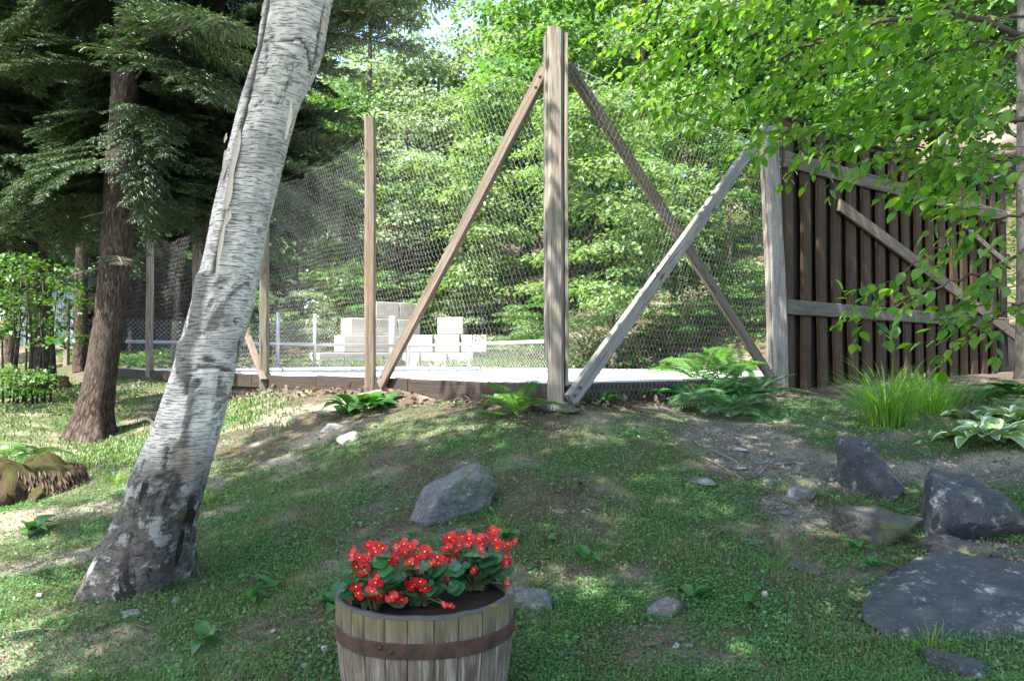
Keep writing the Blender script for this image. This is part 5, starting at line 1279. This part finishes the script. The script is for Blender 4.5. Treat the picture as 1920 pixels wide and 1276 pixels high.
M['tuftm'] = leaf_mat('long_grass_blade', [(.09, .21, .035), (.14, .27, .05), (.11, .23, .04)], .5, .4, (1.5, 1.5, .5))
tuft('biggest bright long-bladed grass tuft in front of the plank screen', 1662, 795, 330, .70, .010, .22, 'tuftm')
tuft('long-bladed grass tuft just right of the biggest tuft', 1745, 775, 220, .58, .010, .20, 'tuftm')
tuft('shaded long grass behind the biggest tuft under the screen', 1700, 750, 160, .50, .008, .25, 'tuftm')
tuft('arching shaded grass at the far right end of the grass tufts', 1800, 762, 120, .42, .008, .2)
for (u, v, n, L, lb) in [(340, 960, 80, .20, 'tall bright grass growing against the right side of the birch foot'), (380, 940, 70, .16, 'fine pale grass a little right of the birch foot'), (215, 905, 60, .16, 'sunlit grass tuft between stump and birch'),
                         (1845, 920, 60, .10, 'small round grass tuft above the blue boulder'), (1440, 1068, 60, .09, 'small yellow-green grass tuft in the low cover right of the mound'), (935, 1000, 40, .16, 'thin grass tuft right behind the barrel flowers'), (1745, 1215, 60, .12, 'grass fringe at the lower edge of the biggest slab')]:
    tuft(lb, u, v, n, L, .004, .10, 'tuftm')
# broad-leaved weeds
for (u, v, n, L, lb) in [(1105, 1060, 3, .11, 'long-leaved weed standing in the middle of the mound'), (945, 1020, 4, .13, 'long-leaved weed right of the red flowers'), (1085, 915, 3, .07, 'pale weed high on the mound'), (1300, 1135, 4, .10, 'upright weed beside the wedge-shaped rock'), (1400, 1140, 4, .09, 'weed with two long leaves right of the wedge-shaped rock'),
                         (1610, 1040, 5, .09, 'weed below the low mossy rock'), (1745, 985, 6, .09, 'bright weed at the left foot of the blue boulder'), (1665, 935, 5, .09, 'weed sprouting right of the pyramid rock'), (510, 1110, 5, .10, 'weed on the grass between birch and barrel'), (470, 1130, 4, .12, 'tall-leaved weed right of the birch foot'), (225, 1105, 6, .09, 'low weed in front of the birch foot'),
                         (57, 1000, 5, .16, 'sunlit upright leaf in front of the rotten stump'), (390, 1210, 7, .10, 'broad weed below the birch on the lower grass'), (632, 1150, 5, .12, 'weed leaf touching the left side of the barrel'), (1025, 1020, 4, .07, 'small weed between boulder and mound weed'), (10, 940, 6, .15, 'leafy weed at the very left edge by the stump'), (770, 1010, 3, .05, 'tiny weed behind the flowers'), (1640, 1075, 6, .10, 'broad weed above the corner of the biggest slab'), (1355, 1010, 4, .05, 'tiny weed on the right flank of the mound')]:
    hosta(lb, u, v, n, L, HL, .02, group=None)
    o = [x for x in COL.objects if x.type == 'EMPTY'][-1]; o.name = 'broadleaf_weed'; o['category'] = 'weed'
    if 'group' in o: del o['group']
    o['group'] = 'weeds in the grass'

# ================================================================== HALF BARREL WITH BEGONIAS
BX, BY = -.306, 2.80; rimz = P(800, 1105, 2.8).z; b0 = rimz - .46
barrel = empty('half_barrel', (BX, BY, b0), 'weathered half whiskey barrel planter with one rusty hoop, full of red begonias', 'planter')
def brad(z): t = (z - b0) / .46; return .262 + .053 * (1 - (1 - t) ** 2)
NS = 26; aa = 0
wd = [R.uniform(.8, 1.25) for _ in range(NS)]; tot = sum(wd); a0 = .1
for i in range(NS):
    a1 = a0 + 2 * math.pi * wd[i] / tot; V = []; F = []; k = 9; gap = .0035; top_ = rimz + R.uniform(-.004, .002); push = R.uniform(-.0015, .0015)
    for j in range(k):
        z = b0 + (top_ - b0) * j / (k - 1); r1 = brad(z) + push; r0 = r1 - .026
        A = [a0 + gap, a0 + gap + .012, (a0 + a1) / 2, a1 - gap - .012, a1 - gap]
        for q_, a in enumerate(A): rr = r1 - (.0035 if q_ in (0, 4) else 0); V.append((BX + rr * math.cos(a), BY + rr * math.sin(a), z))
        for a in A[::-1]: V.append((BX + r0 * math.cos(a), BY + r0 * math.sin(a), z))
    for j in range(k - 1):
        for q_ in range(10): F.append((j*10 + q_, j*10 + (q_+1) % 10, (j+1)*10 + (q_+1) % 10, (j+1)*10 + q_))
    F.append(tuple(range(10))[::-1]); F.append(tuple((k-1)*10 + q_ for q_ in range(10)))
    mb = MB(); mb.add(V, F); me = mb.mesh('stave', M['stave'])
    # local frame per stave so that the grain runs up it
    am = (a0 + a1) / 2; T = Matrix.Translation((BX + .3 * math.cos(am), BY + .3 * math.sin(am), b0)) @ Matrix.Rotation(am, 4, 'Z'); me.transform(T.inverted()); link('stave', me, barrel, T)
    a0 = a1
def ring(z0, z1, thick, n=64, off=.001, name='hoop', mat='hoop'):
    V = []; F = []; prof = [(off, z0), (off + thick, z0 + .002), (off + thick, z1 - .002), (off, z1)]
    for i in range(n):
        a = 2 * math.pi * i / n
        for o_, z in prof: rr = brad(z) + .0018 + o_ + .001 * math.sin(a * 5); V.append((BX + rr * math.cos(a), BY + rr * math.sin(a), z + .002 * math.sin(a * 3)))
    for i in range(n):
        for q_ in range(4): F.append((i*4 + q_, i*4 + (q_+1) % 4, ((i+1) % n)*4 + (q_+1) % 4, ((i+1) % n)*4 + q_))
    mb = MB(); mb.add(V, F); link(name, mb.mesh(name, M[mat], False), barrel, Matrix())
hz = P(0, 1222, 2.49).z
ring(hz - .026, hz + .026, .003); ring(b0 + .06, b0 + .11, .003)
for u, v in ((714, 1214), (735, 1219)):
    p = P(u, v, 2.5); a = math.atan2(-math.sqrt(max(0, brad(p.z) ** 2 - (p.x - BX) ** 2)), p.x - BX); rr = brad(p.z) + .007
    mb = MB(); c0 = Vector((BX + rr * math.cos(a), BY + rr * math.sin(a), p.z)); dn = Vector((math.cos(a), math.sin(a), 0)); mb.tube([c0 - dn * .003, c0 + dn * .002, c0 + dn * .0045], [.008, .0075, .003], 10); link('rivet', mb.mesh('rivet', M['hoop'], True), barrel, Matrix())
n = 48; V = [(BX, BY, rimz - .028)]; F = []
for k in range(1, 12):
    for i in range(n):
        a = 2 * math.pi * i / n; rr = (brad(rimz) - .0265) * k / 11; V.append((BX + rr * math.cos(a), BY + rr * math.sin(a), rimz - .032 + (fbm(rr * math.cos(a) * 30, rr * math.sin(a) * 30, 1, 3, 2) - .5) * .016))
for i in range(n): F.append((0, 1 + i, 1 + (i + 1) % n))
for k in range(10):
    for i in range(n): F.append((1 + k*n + i, 1 + (k+1)*n + i, 1 + (k+1)*n + (i+1) % n, 1 + k*n + (i+1) % n))
mb = MB(); mb.add(V, F); link('soil', mb.mesh('soil', M['potsoil'], True), barrel, Matrix())
m = NM('dark_rim', .9); m.col(m.mix(m.noise(m.co(), 40), (.03, .028, .026), (.09, .085, .08))); M['darkrim'] = m.m
def rimring():
    V = []; F = []; n = 72
    for i in range(n):
        a = 2 * math.pi * i / n; j = .0015 * math.sin(a * 11) + .001 * math.sin(a * 23)
        for r_, z in ((brad(rimz) + .0006, rimz - .006 + j), (brad(rimz) - .001, rimz + .003 + j), (brad(rimz) - .025, rimz + .003 + j), (brad(rimz) - .0275, rimz - .03)): V.append((BX + r_ * math.cos(a), BY + r_ * math.sin(a), z))
    for i in range(n):
        for q_ in range(3): F.append((i*4 + q_, ((i+1) % n)*4 + q_, ((i+1) % n)*4 + q_ + 1, i*4 + q_ + 1))
    mb = MB(); mb.add(V, F); link('charred_rim', mb.mesh('charred_rim', M['darkrim'], True), barrel, Matrix())
rimring()
# begonia pieces
def petal_mesh():
    V = []; F = []
    for (a, l, w) in ((.2, 1.0, .95), (math.pi + .1, .95, .95), (math.pi / 2, .68, .5), (-math.pi / 2, .68, .5)):
        k = 8; s0 = len(V); V.append((0, 0, 0))
        for i in range(k):
            t = i / (k - 1); ph = -1.25 + 2.5 * t; rr = l * (.55 + .45 * math.cos(ph) ** .5) ; x = rr * math.cos(ph * .62) ; y = w * .62 * math.sin(ph)
            z = .22 * rr + .10 * math.sin(ph * 2 + a)
            V.append((x * math.cos(a) - y * math.sin(a), x * math.sin(a) + y * math.cos(a), z))
        V.append((.55 * l * math.cos(a), .55 * l * math.sin(a), .06)); c_ = len(V) - 1
        for i in range(k - 1): F.append((s0 + 1 + i, s0 + 2 + i, c_))
        F.append((s0, s0 + 1, c_)); F.append((s0 + k, s0, c_))
    me = bpy.data.meshes.new('flower'); me.from_pydata(V, [], F); me.materials.append(M['petal']); me.polygons.foreach_set('use_smooth', [True] * len(F)); return me
PET = petal_mesh()
bm = bmesh.new(); bmesh.ops.create_icosphere(bm, subdivisions=1, radius=.135); STM = bpy.data.meshes.new('stamen'); bm.to_mesh(STM); bm.free(); STM.materials.append(M['stamen'])
def bleaf():
    V = [(0, 0, 0)]; F = []; k = 14
    for i in range(k):
        ph = -2.75 + 5.5 * i / (k - 1); rr = .52 * (1 + .06 * math.sin(ph * 4)); V.append((.45 + rr * math.cos(ph), rr * .95 * math.sin(ph), .13 * math.cos(ph * 2) * .6 + .10))
    V.append((.48, 0, 0.02)); c_ = len(V) - 1
    for i in range(k - 1): F.append((1 + i, 2 + i, c_))
    F.append((0, 1, c_)); F.append((k, 0, c_))
    me = bpy.data.meshes.new('leaf'); me.from_pydata(V, [], F); me.materials.append(M['begonia_leaf']); me.polygons.foreach_set('use_smooth', [True] * len(F)); return me
BL = bleaf()
def begonia(label, u, Y, flowers, leafpix, nleaf, rad_):
    b = Vector((P(u, 1100, Y).x, Y, rimz - .03)); t = empty('begonia_plant', b, label, 'begonia', 'red begonias in the barrel'); sm = MB()
    flowers = flowers + [(fu + R.uniform(-14, 14), fv + R.uniform(-9, 14), s_ * R.uniform(.6, 1.0)) for (fu, fv, s_) in flowers * 2 if R.random() < .62]
    for (fu, fv, s_) in flowers:
        s_ = s_ * R.uniform(.85, 1.15)
        dy = R.uniform(-.07, .05) - (fv - 1060) * .0009; p = P(fu, fv, Y + dy)
        p.z = max(p.z, rimz + .005)
        nv = Vector((R.gauss(0, .35), -1 + R.gauss(0, .3), .75 + R.gauss(0, .3))).normalized()
        Mx = frame(p, Vector((math.cos(R.uniform(0, 6.28)), .2, R.uniform(-.6, .6))), nv) @ Matrix.Rotation(R.uniform(0, 3.1), 4, 'Z') @ Matrix.Scale(s_, 4)
        f = link('flower', PET, t, Mx); st = link('stamen', STM, f); st.matrix_local = Matrix.Translation((0, 0, .12))
        base = b + Vector((R.uniform(-.03, .03), R.uniform(-.03, .03), 0)); mid = (p + base) / 2 + Vector((0, 0, .02)); sm.tube([base, mid, p - nv * .004], [.004, .003, .0018], 5, cap=False)
    pts = [(P(lu, lv, Y + R.uniform(-.06, .04)), s_ * 1.2) for lu, lv, s_ in leafpix]
    for i in range(nleaf):
        a = R.uniform(0, 6.28); rr = rad_ * math.sqrt(R.random()); pts.append((b + Vector((rr * math.cos(a), rr * .8 * math.sin(a), R.uniform(.03, .145 - .3 * rr * rr))), R.uniform(.045, .07)))
    for p, s_ in pts:
        out = Vector((p.x - b.x, p.y - b.y, 0)); out = (out.normalized() if out.length > .01 else Vector((0, -1, 0)))
        out = (out + Vector((R.gauss(0, .4), -.3 + R.gauss(0, .3), R.uniform(-.5, .2)))).normalized(); nv = Vector((R.gauss(0, .35), -.45 + R.gauss(0, .3), 1)).normalized()
        sd_ = nv.cross(out).normalized(); nv = out.cross(sd_); Mx = Matrix((out, sd_, nv)).transposed().to_4x4(); Mx.translation = p - out * s_ * .4
        link('leaf', BL, t, Mx @ Matrix.Scale(s_, 4)); sm.tube([b + Vector((0, 0, .01)), (b + p) / 2, p - out * s_ * .4], [.004, .003, .002], 5, cap=False)
    link('stems', sm.mesh('stems', M['stem']), t, Matrix())
S = .0235
fA = [(662, 1040, S), (674, 1045, S), (700, 1030, 1.35 * S), (690, 1022, S), (704, 1034, S), (718, 1028, S), (668, 1062, S), (676, 1072, .8 * S), (700, 1080, 1.2 * S), (690, 1068, S), (712, 1070, S), (704, 1092, 1.1 * S), (668, 1100, S), (672, 1112, S), (667, 1124, 1.1 * S), (700, 1112, S), (698, 1108, S), (735, 1119, S), (747, 1116, S), (720, 1086, S), (684, 1052, S)]
fB = [(748, 1024, S), (758, 1020, S), (775, 1024, 1.1 * S), (784, 1030, S), (752, 1030, S), (796, 1034, S), (730, 1050, S), (742, 1058, S), (736, 1044, S), (763, 1048, S), (774, 1056, 1.2 * S), (782, 1044, S), (755, 1063, 1.2 * S), (790, 1060, S), (804, 1069, 1.2 * S), (741, 1078, .8 * S), (768, 1090, 1.1 * S), (774, 1096, S), (788, 1090, .9 * S), (820, 1045, S), (806, 1048, S), (745, 1098, .7 * S), (844, 1140, .8 * S)]
fC = [(842, 1008, 1.2 * S), (850, 1014, S), (866, 1006, S), (880, 1010, S), (884, 1018, S), (898, 1010, S), (908, 1012, S), (918, 1014, 1.15 * S), (924, 1000, S), (926, 994, .8 * S), (930, 1012, S), (946, 1024, S), (952, 1020, .8 * S), (902, 1028, .8 * S), (862, 1022, S), (838, 1026, S), (842, 1038, 1.1 * S), (853, 1048, S), (836, 1054, S), (870, 1050, S), (902, 1061, 1.15 * S), (840, 1096, S), (836, 1090, .9 * S), (943, 1048, S), (938, 1056, S), (948, 1044, S), (940, 1036, S), (826, 1068, S), (880, 1002, S), (860, 1052, S), (939, 1086, .7 * S)]
lA = [(718, 1040, .05), (712, 1052, .045), (680, 1082, .05), (658, 1110, .045), (738, 1094, .05), (697, 1135, .045), (656, 1056, .04)]
lB = [(790, 1040, .045), (762, 1076, .045), (776, 1126, .045), (798, 1118, .04), (760, 1124, .035), (740, 1130, .04), (732, 1066, .04)]
lC = [(840, 1118, .05), (880, 1120, .045), (900, 1104, .05), (855, 1092, .055), (820, 1098, .055), (880, 1086, .055), (930, 1075, .06), (884, 1062, .045), (850, 1070, .045), (865, 1110, .05), (828, 1126, .03), (926, 1042, .045), (950, 1070, .045), (824, 1052, .04), (912, 1046, .04), (860, 1128, .04)]
begonia('red begonia plant at the left side of the barrel, hanging over the rim', 697, 2.70, fA, lA, 52, .12)
begonia('red begonia plant in the middle of the barrel', 785, 2.74, fB, lB, 52, .13)
begonia('tallest red begonia plant at the right back of the barrel', 890, 2.92, fC, lC, 50, .12)

# ================================================================== GRASS, LOW COVER, LITTER
def scatter(n, x0, x1, y0, y1, power=1.6):
    u = NR.rand(n); y = (y0 ** (1 - power) + u * (y1 ** (1 - power) - y0 ** (1 - power))) ** (1 / (1 - power))
    half = .70 * y + .3; x = NR.uniform(-1, 1, n) * half; k_ = (x > x0) & (x < x1); return x[k_], y[k_]
def nrm_at(x, y):
    e = .04; z = G(x, y); return z, norm(np.c_[-(G(x + e, y) - z) / e, -(G(x, y + e) - z) / e, np.ones(len(x))])
# low cover of small round leaves
x, y = scatter(560000, -7, 7, 2.6, 9.5, 1.8); fs = fence_sides(x, y); gm = green_mask(x, y); pat = fbm(x, y, 2.2, 3, 91)
keep = (fs > .05) & (NR.rand(len(x)) < gm * (.38 + .62 * sstep(.40, .60, pat)) + .10); x = x[keep]; y = y[keep]; z, Nn = nrm_at(x, y); n = len(x)
D = np.c_[NR.normal(0, 1, n), NR.normal(0, 1, n), NR.normal(.15, .3, n)]; sz = NR.gamma(4, .0023, n).clip(.004, .028) * (1 + .10 * (y - 3)); C = np.c_[x, y, z + NR.uniform(.001, .026, n)]
V, F = leaves(C, D, Nn + NR.normal(0, .35, (n, 3)), sz, sz * .75); tag(link('low_cover', mesh_np('low_cover', V, F, M['clover'])), kind='stuff'); print('cover', n)
# grass blades
def blades(n, box, mask, Ls, wd_, mat, name, power=1.9):
    x, y = scatter(n, *box, power); keep = (fence_sides(x, y) > .05) & (NR.rand(len(x)) < mask(x, y)); x = x[keep]; y = y[keep]; z, Nn = nrm_at(x, y); n = len(x)
    L = NR.uniform(*Ls, n); az = NR.uniform(0, 6.28, n); le = NR.uniform(.1, 1.1, n); h = np.c_[np.cos(az), np.sin(az), 0 * az]; s_ = np.c_[-np.sin(az), np.cos(az), 0 * az]; w = (wd_ * (1 + .1 * (y - 3)))[:, None]
    p0 = np.c_[x, y, z - .003]; p1 = p0 + (h * (le * .35)[:, None] + [0, 0, 1]) * (L * .55)[:, None]; p2 = p1 + (h * le[:, None] + [0, 0, .5]) * (L * .45)[:, None]
    V = np.stack([p0 - s_ * w / 2, p0 + s_ * w / 2, p1 + s_ * w * .4, p1 - s_ * w * .4, p2], 1).reshape(-1, 3); i = np.arange(n)[:, None] * 5
    tag(link(name, mesh_np(name, V, [i + np.array([[0, 1, 2, 3]]), i + np.array([[3, 2, 4]])], M[mat])), kind='stuff'); print(name, n)
gmask = lambda x, y: np.clip(green_mask(x, y) * .6 * sstep(.45, .65, fbm(x, y, 1.1, 3, 55)) + .05 + .5 * green_mask(x, y) * (x < -1), 0, 1)
blades(170000, (-7, 7, 2.6, 10), gmask, (.02, .06), .0028, 'grassm', 'short_grass')
blades(90000, (-26, -2.2, 7.5, 34), lambda x, y: np.clip(green_mask(x, y), .2, 1), (.03, .09), .010, 'grassm', 'lawn_grass', 1.4)
# brown litter
x, y = scatter(230000, -7, 7, 2.6, 9.5, 1.9); keep = (fence_sides(x, y) > .03) & (NR.rand(len(x)) < (1 - green_mask(x, y)) * .6 * (1 - .7 * bare_mask(x, y)) + .35 * sstep(.55, .4, fbm(x, y, 2.2, 3, 91)) * (1 - .8 * bare_mask(x, y)) + .16); x = x[keep]; y = y[keep]; z, Nn = nrm_at(x, y); n = len(x)
sz = NR.gamma(3, .0035, n).clip(.003, .03); V, F = leaves(np.c_[x, y, z + NR.uniform(.001, .012, n)], np.c_[NR.normal(0, 1, (n, 2)), NR.normal(.1, .25, n)], Nn + NR.normal(0, .4, (n, 3)), sz, sz * NR.uniform(.12, .6, n)); tag(link('brown_litter', mesh_np('brown_litter', V, F, M['litter'])), kind='stuff')
# dead leaves gathered along the deck edge
n = 520; side = NR.rand(n) < .62; t = NR.rand(n); off = np.abs(NR.normal(0, .16, n)) + .06
lx = np.where(side, PC[0] + LD[0] * t * LSTEP * 3 - .778 * off, PC[0] + rd[0] * t * 4.0 + .71 * off); ly = np.where(side, PC[1] + LD[1] * t * LSTEP * 3 - .628 * off, PC[1] + rd[1] * t * 4.0 - .70 * off)
z, Nn = nrm_at(lx, ly); sz = NR.uniform(.03, .09, n); V, F = leaves(np.c_[lx, ly, z + NR.uniform(.005, .05, n)], np.c_[NR.normal(0, 1, (n, 2)), NR.normal(.3, .4, n)], Nn + NR.normal(0, .7, (n, 3)), sz, sz * .6, T_LEAF); tag(link('dead_leaves', mesh_np('dead_leaves', V, F, M['litter'])), kind='stuff')
# single fallen leaves and sticks
lf = mesh_np('fallen_leaf', *leaves(np.zeros((1, 3)), np.array([[1., 0, 0]]), np.array([[0., 0, 1]]), np.array([1.]), np.array([.7]), T_LEAF), M['litter']); lf2 = lf.copy(); lf2.materials.clear(); lf2.materials.append(M['pale_leaf'])
for (u, v, s_, me, lb) in [(670, 986, .06, lf2, 'pale green fallen leaf left of the lichen boulder'), (1215, 1222, .06, lf, 'tan fallen leaf low on the grass right of the barrel'), (525, 955, .06, lf, 'brown fallen leaf right of the birch'), (505, 952, .04, lf2, 'green fallen leaf right of the birch'), (1160, 750, .1, lf, 'curled brown leaf leaning on the netting right of the corner post'),
                        (1540, 1055, .0, lf, ''), (845, 818, .07, lf, 'brown leaf on the green crest of the mound'), (180, 1190, .07, lf, 'tan leaf in the sunny grass below the birch'), (480, 1180, .05, lf, 'small brown leaf on the shady grass left of the barrel'), (1440, 1010, .06, lf, 'curled brown leaf beside the blue slate chip'), (975, 800, .08, lf, 'dry leaf at the foot of the bright fern')]:
    if s_ == 0: continue
    p = hit(u, v); o = link('fallen_leaf', me); o.matrix_local = Matrix.Translation(p + Vector((0, 0, .02))) @ Matrix.Rotation(R.uniform(0, 6.28), 4, 'Z') @ Matrix.Rotation(R.uniform(-.4, .2), 4, 'Y') @ Matrix.Scale(s_, 4); tag(o, lb, 'leaf')
for (a, b, lb) in [((1296, 850), (1395, 905), 'long thin grey stick lying across the bare soil'), ((1335, 848), (1400, 885), 'shorter stick beside the long one on the bare soil'), ((1460, 860), (1420, 895), 'short twig under the longest slate strip'), ((1905, 1075), (1870, 1065), 'short dry stick at the corner of the biggest slab'), ((30, 1190), (110, 1192), 'pale straight stick in the sunny grass at lower left'), ((165, 952), (205, 956), 'thin pale stick on sunny soil right of the stump')]:
    p = hit(*a); q = hit(*b); mb = MB(); mb.tube([p + Vector((0, 0, .012)), (p + q) / 2 + Vector((0, 0, .022)), q + Vector((0, 0, .012))], [.006, .005, .003], 6); tag(link('stick', mb.mesh('stick', M['dead_twig'], True)), lb, 'stick')
# undergrowth on the slope beyond the court
n = 110000; x = NR.uniform(-16, 16, n); y = NR.uniform(13, 44, n); d = far_dist(x, y); keep = (d > .3) & (fence_sides(x, y) < -.3) & (NR.rand(n) < .25 + sstep(.4, .6, fbm(x, y, .5, 3, 63))); x = x[keep]; y = y[keep]; z = G(x, y); n = len(x)
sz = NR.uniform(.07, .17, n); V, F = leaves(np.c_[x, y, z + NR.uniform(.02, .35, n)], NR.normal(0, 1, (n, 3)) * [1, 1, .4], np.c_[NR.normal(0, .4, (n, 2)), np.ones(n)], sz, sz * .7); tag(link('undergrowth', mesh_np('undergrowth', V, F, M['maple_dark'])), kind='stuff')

x, y = scatter(60000, -6, 7, 2.8, 9.0, 1.5); keep = (fence_sides(x, y) > .05) & (NR.rand(len(x)) < bare_mask(x, y) * .8 + .01); x = x[keep]; y = y[keep]; z = G(x, y); n = len(x)
sz = NR.uniform(.003, .013, n) * np.where(NR.rand(n) < .03, 2.2, 1); T_PEB = (np.array([[0, 0, .9], [1, 0, 0], [0, 1, 0], [-1, 0, 0], [0, -1, 0]], float), np.array([[0, 1, 2], [0, 2, 3], [0, 3, 4], [0, 4, 1]]))
az = NR.uniform(0, 6.28, n); V, F = leaves(np.c_[x, y, z - .001], np.c_[np.cos(az), np.sin(az), 0 * az], np.tile([0., 0, 1.], (n, 1)), sz, sz * .8, T_PEB)
m = NM('soil_crumb', .95, .1); m.col(m.ramp(m.n('ShaderNodeNewGeometry').outputs['Random Per Island'], [(0, (.05, .04, .03)), (.5, (.12, .105, .09)), (1, (.26, .25, .235))])); M['crumb'] = m.m
tag(link('gravel', mesh_np('gravel', V, F, M['crumb'])), kind='stuff')

n = 260; x = NR.uniform(-5, 5, n); y = NR.uniform(7.5, 20, n); keep = (fence_sides(x, y) < -.3) & (far_dist(x, y) < -.3); x = x[keep]; y = y[keep]; n = len(x)
V, F = leaves(np.c_[x, y, np.full(n, DECK + .012)], np.c_[NR.normal(0, 1, (n, 2)), NR.normal(.1, .2, n)], np.c_[NR.normal(0, .3, (n, 2)), np.ones(n)], NR.uniform(.04, .08, n), .045, T_LEAF); tag(link('deck_leaf_litter', mesh_np('deck_leaf_litter', V, F, M['litter'])), kind='stuff')
